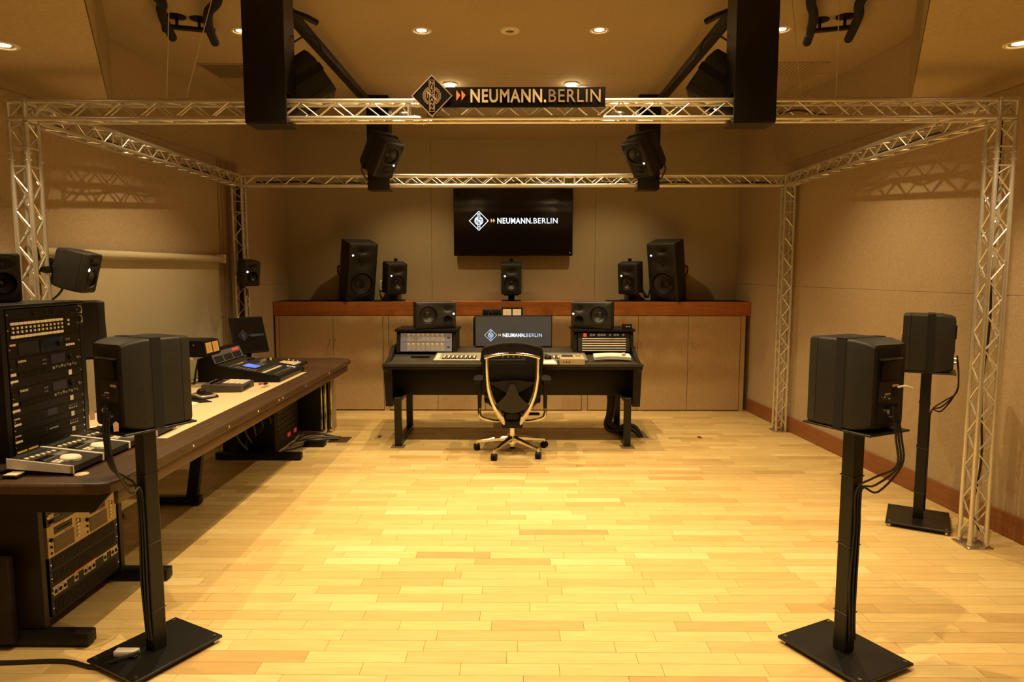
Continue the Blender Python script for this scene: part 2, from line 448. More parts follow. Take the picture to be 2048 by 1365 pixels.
# shadowed wall edge and return drawn as brown streaked strips, beyond the projection screen
m_ = M(TL); u0 = (6.47-YF)*k
for i in range(7): m_.bb((u0+i*0.055, 0.0, 0.0), (u0+i*0.055+0.053, 2.60, 0.012+0.006*(i%2)), bev=0.002, seg=1)
MT['streak'] = mat('shaded_return', (0.34, 0.24, 0.14), 0.7, amt=0.25, scale=3, stretch=(14,14,0.6))
struct(m_.obj('trim_3', 'streak'))

# ------------------------------------------------------------------ lamps
def lamp_light(loc, watt, parent, angle=104, blend=0.85, size=0.014, aim=None):
    l = bpy.data.lights.new('lamp', 'SPOT'); l.energy = watt; l.color = WARM; l.spot_size = math.radians(angle); l.spot_blend = blend
    l.shadow_soft_size = size
    o = bpy.data.objects.new('lamp', l); COL.objects.link(o); o.parent = parent; o.location = loc
    if aim is not None: o.rotation_euler = Vector(aim).to_track_quat('-Z', 'Y').to_euler()
    return o
dl = None
def downlight(x, y, z, label, watt=None, group='recessed ceiling downlights', **kw):
    global dl
    if dl is None:
        dl = thing('downlight', label, 'ceiling light')
        a = M(); a.lathe([(0.049,-0.002),(0.054,-0.006),(0.064,-0.007),(0.070,-0.003),(0.070,0.004)], 28); a.obj('trim_ring', 'lampw', dl)
        a = M(); a.lathe([(0.049,-0.002),(0.046,0.004),(0.042,0.008)], 28); a.obj('reflector', 'bright', dl)
        a = M(); a.lathe([(0.0,-0.001),(0.030,0.0),(0.044,0.004),(0.044,0.006)], 24); a.obj('lens', 'bulb', dl)
        r = dl
    else: r = dup(dl)
    r['label'] = label; r['category'] = 'ceiling light'; r['group'] = group
    r.location = (x, y, z)
    for c in list(r.children):
        if c.type == 'LIGHT': bpy.data.objects.remove(c)
    lamp_light((0,0,-0.03), LAMP_W if watt is None else watt, r, **kw)
    return r
R1 = 4.885
for x, t in ((-1.908, 'beside the left black column'), (-0.662, 'left of the round air vent'), (0.560, 'right of the round air vent'), (1.806, 'beside the right black column')):
    downlight(x, R1, HC-0.001, 'recessed round downlight in the front ceiling row '+t)
for x, t in ((-1.129, 'left'), (1.009, 'right')):
    u = (x+0.068)/2.6
    downlight(x, 7.05, ceil_z(u, 7.05)-0.001, 'recessed downlight near the back wall, seen through the front truss, '+t+' one', LAMP_W*0.55)
downlight(2.359, 3.348, HS-0.001, 'recessed downlight in the lower right soffit at the picture edge', LAMP_W*0.55)
downlight(-2.435, 3.331, HS-0.001, 'recessed downlight in the lower left soffit at the picture edge', LAMP_W*0.55)
# unseen rows above and behind the camera, made up to add light
for y, kw_ in ((3.25, 1.15), (1.90, 1.2)):
    for x in (-0.662, 0.560): downlight(x, y, HC-0.001, 'added unseen downlight %s, %s of the pair' % ('in front of the truss above the floor' if y > 3 else 'just ahead of the camera', 'left' if x < 0 else 'right'), LAMP_W*kw_)
for y in (0.6, -0.9):
    for x in (-0.5, 0.4): downlight(x, y, HC-0.001, 'added unseen downlight in the high ceiling %s the camera, %s one' % ('over' if y > 0 else 'behind', 'left' if x < 0 else 'right'), LAMP_W*0.15)
    for x in (-2.2, 2.1): downlight(x, y, HS-0.001, 'added unseen downlight in the %s soffit %s the camera' % ('left' if x < 0 else 'right', 'beside' if y > 0 else 'behind'), LAMP_W*0.08)
# two bright adjustable spots above the sign
for x, t in ((-0.593, 'above the emblem end of the sign'), (0.472, 'above the lettering end of the sign')):
    z = ceil_z((x+0.068)/2.7, 6.18)
    r = thing('spotlight', 'bright adjustable ceiling spotlight with glowing bulb '+t, 'ceiling light', (x, 6.18, z), 0, 'adjustable ceiling spots')
    a = M(); a.lathe([(0.040,0.0),(0.044,-0.008),(0.060,-0.008),(0.064,0.0)], 24); a.obj('trim_ring', 'lampw', r)
    a = M(); a.lathe([(0.030,0.0),(0.040,-0.022),(0.040,-0.042),(0.028,-0.058),(0.0,-0.064)], 20); a.obj('bulb', 'bulb', r)
    lamp_light((0,0,-0.085), LAMP_W*1.0, r)

# ceiling fittings
r = thing('ceiling_diffuser', 'round slotted air diffuser in the ceiling between two downlights', 'air vent', (-0.053, 4.89, HC))
a = M(); a.lathe([(0.030,-0.004),(0.036,-0.012),(0.060,-0.010),(0.068,-0.001),(0.068,0.0)], 28); a.obj('rim', 'lampw', r)
a = M()
a.lathe([(0.0,-0.003),(0.036,-0.003)], 24); a.obj('core', 'port', r)
for i in range(7):
    a = M(); a.bb((-0.028+i*0.009, -0.030, -0.010), (-0.0262+i*0.009, 0.030, -0.004)); a.obj('slat', 'lampw', r)
for (x0, x1, x2, side) in ((-2.579, -2.174, -2.524, 'left'), (2.468, 2.096, 2.429, 'right')):
    s_ = -1 if side == 'left' else 1
    xa, xb = (-2.56, -2.02) if s_ < 0 else (1.93, 2.47)
    r = thing('ceiling_vent', 'brown slatted ceiling air grille behind the '+side+' black column', 'air vent', ((xa+xb)/2, 6.05, HC), 0, 'ceiling grilles')
    hw, hl = (xb-xa)/2, 0.43
    a = M()
    for q in (-1, 1):
        a.bb((q*hw-0.012, -hl, -0.006), (q*hw+0.012, hl, 0.0)); a.bb((-hw, q*hl-0.012, -0.006), (hw, q*hl+0.012, 0.0))
    a.obj('frame', 'grille', r)
    a = M(); a.bb((-hw, -hl, -0.001), (hw, hl, 0.001)); a.obj('backing', 'groove', r)
    n = 14
    sl = M(); sl.box((0,0,-0.004), (0.020, 2*hl-0.02, 0.003), Matrix.Rotation(0.5, 3, 'Y')); sme = sl.mesh('slat', 'grille')
    for i in range(n):
        o = link('slat', sme, r); o.location = (-hw+0.03+i*(2*hw-0.06)/(n-1), 0, 0)

# ------------------------------------------------------------------ truss frame
PA = {'LF': Vector((-2.685, 3.786, 0)), 'RF': Vector((2.60, 3.786, 0)), 'LB': Vector((-2.665, 6.607, 0)), 'RB': Vector((2.57, 6.607, 0))}
HT, HZ, CR, LR = 0.045, 2.415, 0.0125, 0.0050
frame = thing('truss_frame', 'silver aluminium box truss frame on four latticed posts around the room', 'truss', (-0.05, 5.2, 0))
def chords(p0, p1, u, v, name):
    a = M()
    for su in (-1, 1):
        for sv in (-1, 1):
            o = u*HT*su+v*HT*sv; a.cyl(p0+o, p1+o, CR, 12)
    return a.obj(name, 'alu', frame, True)
def lacing(p0, p1, u, v, parent, pitch=0.19, phase=0.0):
    d = (p1-p0); L = d.length; d = d/L
    n = max(2, round(L/(pitch/2)))
    for fi, (nu, nv) in enumerate(((u, v), (-u, v), (v, u), (-v, u))):
        pts = []
        for i in range(n+1):
            s_ = 1 if (i+fi) % 2 else -1
            t = min(max((i+ (0.5 if fi % 2 else 0))/n, 0), 1)
            pts.append(p0+d*(L*t)+nu*HT+nv*(HT-CR*0.6)*s_)
        a = M(); a.tube(pts, LR, 6); a.obj('lacing_rod', 'alu', parent, True)
def coupler(p, d, u, v, parent):
    a = M()
    for su in (-1, 1):
        for sv in (-1, 1):
            o = u*HT*su+v*HT*sv
            a.cyl(p+o-d*0.035, p+o+d*0.035, 0.0135, 10)
            for q in (-0.018, 0.018):
                a.cyl(p+o+d*q-u*0.022, p+o+d*q+u*0.022, 0.003, 6); a.cyl(p+o+d*q-v*0.02, p+o+d*q+v*0.02, 0.0025, 6)
    for q in (-0.05, 0.05):
        for su in (-1, 1):
            a.cyl(p+d*q+u*HT*su-v*HT, p+d*q+u*HT*su+v*HT, 0.0055, 8); a.cyl(p+d*q+v*HT*su-u*HT, p+d*q+v*HT*su+u*HT, 0.0055, 8)
    a.obj('coupler', 'alu', parent, True)
X, Y, Z = Vector((1,0,0)), Vector((0,1,0)), Vector((0,0,1))
cubeh = 0.062
for kx, p in PA.items():
    post = chords(p+Z*0.012, p+Z*(HZ-cubeh), X, Y, 'post')
    lacing(p+Z*0.03, p+Z*(2.12), X, Y, post); lacing(p+Z*2.22, p+Z*(HZ-cubeh), X, Y, post)
    coupler(p+Z*2.17, Z, X, Y, post)
    a = M(); a.bb(p+Vector((-0.075,-0.075,0)), p+Vector((0.075,0.075,0.008)), bev=0.004)
    for q in ((-1,-1),(-1,1),(1,-1),(1,1)): a.cyl(p+Vector((q[0]*HT,q[1]*HT,0.008)), p+Vector((q[0]*HT,q[1]*HT,0.03)), 0.015, 10)
    a.obj('base_plate', 'steel', post, True)
    # corner cube
    c = p+Z*HZ; a = M()
    for s1 in (-1, 1):
        for s2 in (-1, 1):
            for ax, u_, v_ in ((X,Y,Z),(Y,X,Z),(Z,X,Y)):
                q = c+u_*HT*s1+v_*HT*s2; a.cyl(q-ax*0.055, q+ax*0.055, CR+0.001, 12)
    for s1 in (-1, 1):
        a.cyl(c+Y*HT*s1-X*HT-Z*HT, c+Y*HT*s1+X*HT+Z*HT, LR, 6); a.cyl(c+X*HT*s1-Y*HT-Z*HT, c+X*HT*s1+Y*HT+Z*HT, LR, 6)
    a.obj('corner_block', 'alu', frame, True)
for a_, b_, cps in (('LF','RF',(0.405,)), ('LB','RB',(0.605,)), ('LF','LB',(0.27,)), ('RF','RB',(0.78,))):
    p0, p1 = PA[a_]+Z*HZ, PA[b_]+Z*HZ
    d = (p1-p0).normalized(); side = d.cross(Z).normalized()
    p0 = p0+d*cubeh; p1 = p1-d*cubeh
    bm_ = chords(p0, p1, side, Z, 'beam')
    L = (p1-p0).length
    cuts = [0.0]+[c for c in cps]+[1.0]
    for c0, c1 in zip(cuts, cuts[1:]):
        q0 = p0+d*(L*c0+(0.05 if c0 else 0.02)); q1 = p0+d*(L*c1-(0.05 if c1 < 1 else 0.02))
        lacing(q0, q1, side, Z, bm_)
    for c in cps: coupler(p0+d*L*c, d, side, Z, bm_)

# ------------------------------------------------------------------ black mounting columns and rails
def column(x0, x1, yf, yb, z0, z1, label, bolts, inner):
    r = thing('mounting_column', label, 'column', ((x0+x1)/2, (yf+yb)/2, z0), 0, 'black speaker columns on the truss')
    a = M(); a.bb((x0, yf, z0), (x1, yf+0.008, z1), bev=0.003); a.obj('front_panel', 'blackm', r, True)
    for xs in (x0, x1-0.006):
        a = M(); a.bb((xs, yf+0.008, z0+0.16), (xs+0.006, yb, z1)); a.bb((xs, yf+0.008, z0), (xs+0.006, yf+0.02, z0+0.16)); a.obj('side_panel', 'blackm', r, True)
    a = M(); a.bb((x0, yf+0.008, z0-0.006), (x1, yb, z0)); a.obj('bottom_plate', 'blackm', r, True)
    a = M(); a.bb((x0+0.006, yb-0.006, z0+0.17), (x1-0.006, yb, z1)); a.obj('back_panel', 'blackm', r, True)
    me = None
    for bz in bolts:
        for bx in (x0+0.018, x1-0.018):
            if me is None:
                q = M(); q.lathe([(0.0,-0.004),(0.005,-0.0035),(0.0075,0.0)], 10, Matrix.Rotation(-PI/2, 4, 'X').inverted()); me = q.mesh('bolt', 'steel')
            o = link('bolt', me, r, False); o.matrix_parent_inverse = full(r).inverted(); o.location = (bx, yf, bz)
    return r
column(-1.440, -1.220, 3.69, 3.86, 2.340, 3.195, 'tall black metal column hanging in front of the truss at the left', (2.355, 2.47, 2.76, 2.94), 1)
column(1.135, 1.356, 3.69, 3.86, 2.340, 3.195, 'tall black metal column hanging in front of the truss at the right', (2.355, 2.47, 2.76, 2.94), -1)
column(-1.405, -1.200, 6.50, 6.68, 2.328, 3.185, 'black metal column on the back truss left of the wall television', (2.345, 2.45), 1)
column(1.123, 1.326, 6.50, 6.68, 2.328, 3.185, 'black metal column on the back truss right of the wall television', (2.345, 2.45), -1)
for sx, x, t in ((1, -1.335, 'left'), (-1, 1.255, 'right')):
    r = thing('overhead_rail', 'long black overhead rail joining the '+t+' front and back columns', 'rail', (x, 5.2, 3.02), 0, 'black overhead rails')
    a = M(); a.bb((x-0.030, 3.86, 3.03), (x+0.030, 6.50, 3.085), bev=0.004); a.obj('rail', 'black', r, True)
    a = M(); a.bb((x-0.040, 3.862, 3.0), (x+0.040, 3.98, 3.10), bev=0.004); a.obj('clamp', 'blackm', r, True)
    a = M(); a.tube([(x+sx*0.02, 4.02, 3.03), (x+sx*0.10, 4.13, 3.03), (x+sx*0.145, 4.20, 3.022)], 0.018, 10); a.obj('clamp_lever', 'black', r, True)
    a = M(); a.cyl((x+sx*0.02, 3.93, 3.0), (x+sx*0.055, 3.93, 3.02), 0.012, 10); a.obj('clamp_bolt', 'steel', r, True)

# ------------------------------------------------------------------ emblem and lettering
def emblem(T, s, m_line, parent, board=None, depth=0.006, lines=True, w_=1.0, world=True):
    """diamond emblem, half diagonal s, in the XY plane of T"""
    if board:
        a = M(T); a.prism([(s,0),(0,s),(-s,0),(0,-s)], 0.02, lambda u, v, q: (u, v, q-0.02)); a.obj('emblem_board', board, parent, world)
    a = M(T); t = 0.055*s*w_
    o = [(s,0),(0,s),(-s,0),(0,-s)]
    for i in range(4):
        p, q = Vector(o[i]), Vector(o[(i+1)%4]); k1 = (s-t*1.414)/s
        a.prism([p, q, q*k1, p*k1], depth, lambda u, v, q_: (u, v, q_))
    a.obj('emblem_border', m_line, parent, world)
    def arc(r0, r1, a0, a1, n=14):
        for i in range(n):
            t0 = a0+(a1-a0)*i/n; t1 = a0+(a1-a0)*(i+1)/n
            a.prism([(r0*math.cos(t0), r0*math.sin(t0)), (r1*math.cos(t0), r1*math.sin(t0)), (r1*math.cos(t1), r1*math.sin(t1)), (r0*math.cos(t1), r0*math.sin(t1))], depth, lambda u, v, q: (u, v, q))
    c = 0.40
    for h in (0, PI):
        a = M(T)
        for r0 in (0.44, 0.385, 0.33): arc((r0-0.028*w_)*s, r0*s, h-PI/2+c, h+PI/2-c)
        a.obj('emblem_ring', m_line, parent, world)
    a = M(T); bw, bh, lw = 0.125*s, 0.74*s, 0.030*s*w_
    for q in (-1, 1):
        a.prism([(q*bw-lw/2, -bh), (q*bw+lw/2, -bh), (q*bw+lw/2, bh), (q*bw-lw/2, bh)], depth, lambda u, v, z: (u, v, z))
        a.prism([(-bw, q*bh-lw/2), (bw, q*bh-lw/2), (bw, q*bh+lw/2), (-bw, q*bh+lw/2)], depth, lambda u, v, z: (u, v, z))
        x = q*0.215*s
        a.prism([(x-lw/2, -0.16*s-q*0.06*s), (x+lw/2, -0.16*s-q*0.06*s), (x+lw/2, 0.16*s-q*0.06*s), (x-lw/2, 0.16*s-q*0.06*s)], depth, lambda u, v, z: (u, v, z))
    a.prism([(-0.215*s, 0.22*s), (-0.215*s, 0.13*s), (0.215*s, -0.22*s), (0.215*s, -0.13*s)], depth*0.8, lambda u, v, z: (u, v, z))
    a.obj('emblem_letter_frame', m_line, parent, world)
    n = 7
    for i, ch in enumerate('NEUMANN'):
        me = text_mesh(ch, 0.225*s, depth/2, 0.002*s*w_, 'CENTER')
        yy = bh-0.105*s-(i+0.5)*(2*bh-0.10*s)/n+0.01*s
        me.transform(T @ Matrix.Translation((0, yy-0.02*s, depth/2)) @ Matrix.Diagonal((1.05,1,1,1)))
        me.materials.clear(); me.materials.append(MT[m_line]); link('emblem_letter', me, parent, world)
def wordmark(T, x0, x1, h, m1, m2, mo, parent, depth=0.006, bold=0.06, world=True):
    """two arrows and the words, cap height h, baseline y = 0 in T, from x0 (arrows) to x1"""
    Lr = x1-x0; tri = 0.62*h
    for i in range(2):
        a = M(T); xx = x0+i*0.036*Lr
        a.prism([(xx, 0.12*h), (xx+0.028*Lr, 0.5*h), (xx, 0.88*h)], depth, lambda u, v, q: (u, v, q)); a.obj('arrow_mark', mo, parent, world)
    sz = h/0.73
    text_obj('NEUMANN.', sz, depth/2, T @ Matrix.Translation((x0+0.098*Lr, 0, depth/2)), m1, parent, bold*h*0.5, 0.525*Lr, 'lettering_bold', world)
    text_obj('BERLIN', sz, depth/2, T @ Matrix.Translation((x0+0.640*Lr, 0, depth/2)), m2, parent, bold*h*0.1, 0.36*Lr, 'lettering_light', world)
sign = thing('sign', 'long black signboard with raised cream lettering and diamond emblem on front truss', 'sign', (0.0, 3.70, 2.416))
a = M(); a.bb((-0.437, 3.700, 2.416), (0.461, 3.718, 2.520), bev=0.002); a.obj('board', 'blackg', sign, True)
emblem(XZ((-0.450, 3.690, 2.4715)), 0.108, 'bronze', sign, 'blackg', 0.004, True, 0.75)
wordmark(XZ((0, 3.700, 2.4415)), -0.322, 0.435, 0.068, 'gold', 'bronze', 'orange', sign, 0.007)

# ------------------------------------------------------------------ curved black pipes and suspension wires
def pipes(pl, pr, bar, discs, label):
    r = thing('ceiling_bracket', label, 'bracket', (discs[0][0], discs[0][1], HC), 0, 'curved pipe brackets on the ceiling')
    for pts in (pl, pr):
        a = M(); a.tube([(x, y, 3.12) for x, y in pts], 0.028, 14, smooth=5); a.obj('curved_pipe', 'port', r, True)
    a = M(); a.cyl((bar[0][0], bar[0][1], 3.13), (bar[1][0], bar[1][1], 3.13), 0.016, 10); a.obj('cross_bar', 'black', r, True)
    a = M(); a.cyl((bar[0][0]-0.03*(1 if bar[0][0] < 0 else 1), bar[0][1], 3.115), (bar[0][0]+0.01, bar[0][1], 3.115), 0.022, 10); a.obj('clamp_knob', 'black', r, True)
    for x, y in discs:
        a = M(); a.lathe([(0,0),(0.058,0),(0.058,-0.008),(0,-0.008)], 24, Matrix.Translation((x, y, HC))); a.obj('ceiling_flange', 'black', r, True)
        a = M(); a.cyl((x, y, HC-0.008), (x, y, 3.13), 0.010, 10); a.obj('stem', 'black', r, True)
pipes([(-2.03, 3.70), (-2.071, 4.114), (-2.144, 4.265), (-2.226, 4.47), (-2.318, 4.746)], [(-1.62, 3.80), (-1.738, 4.116), (-1.877, 4.306), (-1.988, 4.56), (-2.077, 4.848)], [(-2.26, 4.57), (-1.99, 4.66)], [(-2.217, 4.606), (-2.091, 4.651)], 'curved black pipes clamped to a bar under two ceiling discs, upper left')
pipes([(1.60, 3.80), (1.698, 4.144), (1.813, 4.376), (1.908, 4.637), (1.985, 4.88)], [(1.93, 3.75), (1.988, 4.146), (2.091, 4.379), (2.166, 4.594), (2.235, 4.812)], [(1.93, 4.69), (2.19, 4.61)], [(1.991, 4.702), (2.127, 4.641)], 'curved black pipes clamped to a bar under two ceiling discs, upper right')
for (xa, za), (xb, zb), t in (((-1.802, 2.47), (-1.565, 3.20), 'thin slanted steel wire from the left of the front truss to the ceiling'), ((-1.900, 2.47), (-1.845, 3.20), 'thin upright steel wire above the left of the front truss'),
        ((1.525, 2.47), (1.425, 3.20), 'thin slanted steel wire from the right of the front truss to the ceiling'), ((1.709, 2.47), (1.700, 3.20), 'thin upright steel wire above the right of the front truss')):
    a = M(); a.tube([(xa, 3.79, za-0.01), ((xa+xb)/2, 3.79, (za+zb)/2), (xb, 3.79, zb)], 0.0024, 6); tag(a.obj('suspension_wire', 'white'), t, 'wire', 'suspension wires')
# cables lying in the trusses
def cable(label, pts, r=0.005, m_='cable', cat='cable', group='cables', name='cable'):
    a = M(); a.tube(pts, r, 8, smooth=6); return tag(a.obj(name, m_), label, cat, group)
rr = random.Random(5)
def wavy(p0, p1, n, amp):
    p0, p1 = Vector(p0), Vector(p1)
    return [p0.lerp(p1, i/n)+Vector((rr.uniform(-amp,amp), rr.uniform(-amp,amp), rr.uniform(-amp*0.5,amp))) for i in range(n+1)]
cable('black cable lying along inside the back truss', wavy((-2.5, 6.607, 2.392), (2.45, 6.607, 2.392), 22, 0.018), 0.008, group='truss cables')
cable('black cable running inside the right side truss', wavy((2.60, 3.95, 2.39), (2.57, 6.5, 2.39), 14, 0.02), 0.006, group='truss cables')
cable('black cable running inside the left side truss', wavy((-2.685, 3.95, 2.39), (-2.665, 6.5, 2.39), 14, 0.02), 0.006, group='truss cables')
cable('black cable hanging inside the front right truss post', [(2.60, 3.786, 2.36), (2.605, 3.79, 2.1), (2.585, 3.78, 1.7), (2.615, 3.79, 1.3), (2.59, 3.78, 0.9), (2.62, 3.79, 0.5), (2.60, 3.80, 0.2), (2.66, 3.80, 0.06)], 0.006, group='truss cables')
cable('black cable hanging inside the front left truss post', [(-2.685, 3.80, 2.44), (-2.68, 3.80, 2.2), (-2.67, 3.79, 2.02), (-2.69, 3.80, 1.8), (-2.66, 3.80, 1.62)], 0.009, group='truss cables')
cable('thick bundle of black cables inside the back left truss post', [(-2.66, 6.607, 2.40), (-2.665, 6.60, 2.0), (-2.66, 6.61, 1.5), (-2.67, 6.60, 1.1), (-2.66, 6.61, 0.75)], 0.026, group='truss cables')
cable('black cable arching along inside the front truss at the right', [(1.36, 3.80, 2.385), (1.5, 3.80, 2.42), (1.62, 3.80, 2.40), (1.75, 3.80, 2.39), (1.9, 3.8, 2.385)], 0.005, group='truss cables')

# ------------------------------------------------------------------ loudspeakers (front faces local -Y, origin at bottom centre)
def ell(n, cx, cz, rx, rz, y): return [(cx+rx*math.cos(2*PI*k/n), y, cz+rz*math.sin(2*PI*k/n)) for k in range(n)]
def speaker_proto(name, label, W, H, D, holes, logo, ports=True, rear=True, rad=0.012, front_t=0.04, taper=0.004):
    r = thing(name, label, 'loudspeaker')
    yf, yb = -D/2, D/2
    def ring(y, w_, h_, rd, dz=0.0): return [(p[0], y, p[1]) for p in rrect(w_, h_, rd, 3, 0, H/2+dz)]
    # cabinet behind the baffle seam
    a = M()
    a.loft([ring(yf+front_t+0.002, W, H, rad), ring(yb-0.075, W, H, rad), ring(yb-0.072, W*0.995, H*0.997, rad), ring(yb-0.028, W*0.90, H*0.955, rad*1.2), ring(yb-0.006, W*0.80, H*0.90, rad*1.2)], (True, True))
    a.obj('cabinet', 'spk', r)
    # front baffle with openings
    a = M()
    R = a.loft([ring(yf+front_t, W, H, rad), ring(yf+0.006, W-taper, H-taper, rad), ring(yf, W-taper-0.010, H-taper-0.010, rad)], (True, False))
    hs = []
    n = 28
    for (kind, cx, cz, rx, rz) in holes:
        hs.append([a._v(p) for p in ell(n, cx, cz, rx, rz, yf)])
    a.holed(R[-1], hs)
    # waveguide throats are part of the baffle
    for (kind, cx, cz, rx, rz), loop in zip(holes, hs):
        if kind == 'wave':
            prev = loop
            for f, dy in ((0.80, 0.006), (0.55, 0.014), (0.30, 0.022)):
                lp = [a._v(p) for p in ell(n, cx, cz, rx*f, rz*f*(1 if f > 0.5 else 1.2), yf+dy)]
                for i in range(n): a._f([prev[i], prev[(i+1)%n], lp[(i+1)%n], lp[i]])
                prev = lp
            a._f(prev)
        else:
            lp = [a._v(p) for p in ell(n, cx, cz, rx*0.985, rz*0.985, yf+0.012)]
            for i in range(n): a._f([loop[i], loop[(i+1)%n], lp[(i+1)%n], lp[i]])
    a.obj('baffle', 'spk', r, angle=0.9)
    for (kind, cx, cz, rx, rz) in holes:
        T = Matrix.Translation((cx, yf, cz)) @ Matrix.Rotation(PI/2, 4, 'X')      # local z of the lathe looks out of the baffle
        if kind == 'wave':
            a = M(); a.lathe([(0.0,-0.010),(0.008,-0.012),(0.0125,-0.018),(0.0135,-0.022)], 18, T); a.obj('tweeter', 'cone', r)
        else:
            R0 = rx
            a = M(); a.lathe([(R0*1.06,0.000),(R0*1.06,0.004),(R0*1.02,0.0055),(R0*0.985,0.003),(R0*0.97,-0.006)], 32, T); a.obj('driver_ring', 'spk', r)
            a = M(); a.lathe([(R0*0.985,-0.011),(R0*0.95,-0.003),(R0*0.90,-0.001),(R0*0.85,-0.004),(R0*0.82,-0.012)], 32, T); a.obj('surround', 'rubber', r)
            a = M(); a.lathe([(R0*0.83,-0.011),(R0*0.60,-0.024),(R0*0.34,-0.036),(R0*0.33,-0.034),(R0*0.20,-0.028),(0.0,-0.025)], 32, T); a.obj('cone', 'cone', r)
    if ports:
        for s_ in (-1, 1):
            a = M(); x = s_*(W/2-0.014); t = 0.30*W
            a.prism([(x, 0.018), (x-s_*t*0.62, 0.018), (x, 0.018+t*0.75)], 0.0015, lambda u, v, q: (u, yf-q, v)); a.obj('port', 'port', r)
    s_ = 0.0115 if H > 0.4 else 0.0105
    a = M(); a.prism([(logo[0]+s_,logo[1]),(logo[0],logo[1]+s_),(logo[0]-s_,logo[1]),(logo[0],logo[1]-s_)], 0.002, lambda u, v, q: (u, yf-q, v)); a.obj('lit_logo', 'logo', r)
    if rear:
        w2 = W*0.62
        a = M(); a.bb((-w2/2, yb-0.010, H*0.06), (w2/2, yb-0.004, H*0.90), bev=0.002); a.obj('rear_panel', 'black', r)
        a = M(); a.bb((-w2*0.36, yb-0.006, H*0.58), (w2*0.36, yb+0.004, H*0.78), bev=0.002)
        for i in range(11): a.bb((-w2*0.46, yb-0.005, H*0.57+i*H*0.020), (w2*0.46, yb+0.001, H*0.575+i*H*0.020))
        a.obj('heat_sink', 'black', r)
        a = M(); a.bb((-w2*0.42, yb-0.005, H*0.82), (w2*0.42, yb-0.002, H*0.90)); a.obj('handle_recess', 'port', r)
        a = M(); a.box((0, yb-0.001, H*0.80), (w2*0.9, 0.014, 0.005), Matrix.Rotation(-0.5, 3, 'X')); a.obj('handle_lip', 'spk', r)
        cp = M(); cp.bb((-w2*0.44, yb-0.006, H*0.33), (w2*0.40, yb-0.0015, H*0.55)); cp = cp.obj('control_plate', 'dkgrey', r)
        a = M(); a.bb((-w2*0.38, yb-0.003, H*0.49), (-w2*0.12, yb-0.001, H*0.515)); a.bb((-w2*0.05, yb-0.003, H*0.41), (w2*0.16, yb-0.001, H*0.425)); a.obj('printed_label', 'cream', cp)
        for i in range(6):
            a = M(); a.bb((w2*(-0.02+0.06*i), yb-0.003, H*(0.36+0.022*(i%2))), (w2*(0.01+0.06*i), yb+0.001, H*(0.37+0.022*(i%2)))); a.obj('switch', 'white' if i % 3 == 0 else 'grey', cp)
        a = M(); a.bb((-w2*0.34, yb-0.004, H*0.38), (-w2*0.16, yb+0.001, H*0.46)); a.obj('rocker_switch', 'port', cp)
        a = M(); a.bb((-w2*0.40, yb-0.006, H*0.10), (w2*0.40, yb-0.003, H*0.30)); a.obj('connector_bay', 'port', r)
        a = M()
        for i, zz in enumerate((0.15, 0.23)): a.cyl((-w2*0.1+i*0.03, yb-0.006, H*zz), (-w2*0.1+i*0.03, yb+0.012, H*zz), 0.009, 12)
        a.obj('plug', 'steel', r)
    return r
used = set()
def place(proto, loc, aim, label, group, flip=False):
    if proto.name in used: r = dup(proto)
    else: r = proto; used.add(proto.name)
    a = Vector(aim).normalized(); y = -a; up = Vector((0,0,1)); z = (up-y*up.dot(y)).normalized()
    if flip: z = -z
    x = y.cross(z)
    r.rotation_euler = Matrix((x, y, z)).transposed().to_euler()
    r.location = loc; r['label'] = label; r['group'] = group
    return r
K150 = speaker_proto('studio_monitor', 'x', 0.225, 0.345, 0.273, [('wave', 0, 0.262, 0.080, 0.046), ('cone', 0, 0.128, 0.080, 0.080)], (-0.070, 0.208))
K420 = speaker_proto('main_monitor', 'x', 0.33, 0.645, 0.34, [('wave', 0, 0.560, 0.085, 0.048), ('wave', 0, 0.418, 0.115, 0.085), ('cone', 0, 0.186, 0.132, 0.132)], (-0.118, 0.512), rad=0.008)
K80 = speaker_proto('small_monitor', 'x', 0.154, 0.233, 0.194, [('wave', 0, 0.180, 0.058, 0.032), ('cone', 0, 0.088, 0.052, 0.052)], (-0.050, 0.138), rad=0.014)
K310 = {}
for s_ in (-1, 1):
    K310[s_] = speaker_proto('desk_monitor', 'x', 0.383, 0.253, 0.292, [('cone', s_*0.072, 0.132, 0.083, 0.083), ('wave', -s_*0.112, 0.190, 0.056, 0.040), ('cone', -s_*0.112, 0.088, 0.040, 0.040)], (-s_*0.168, 0.140), ports=False, rad=0.006)

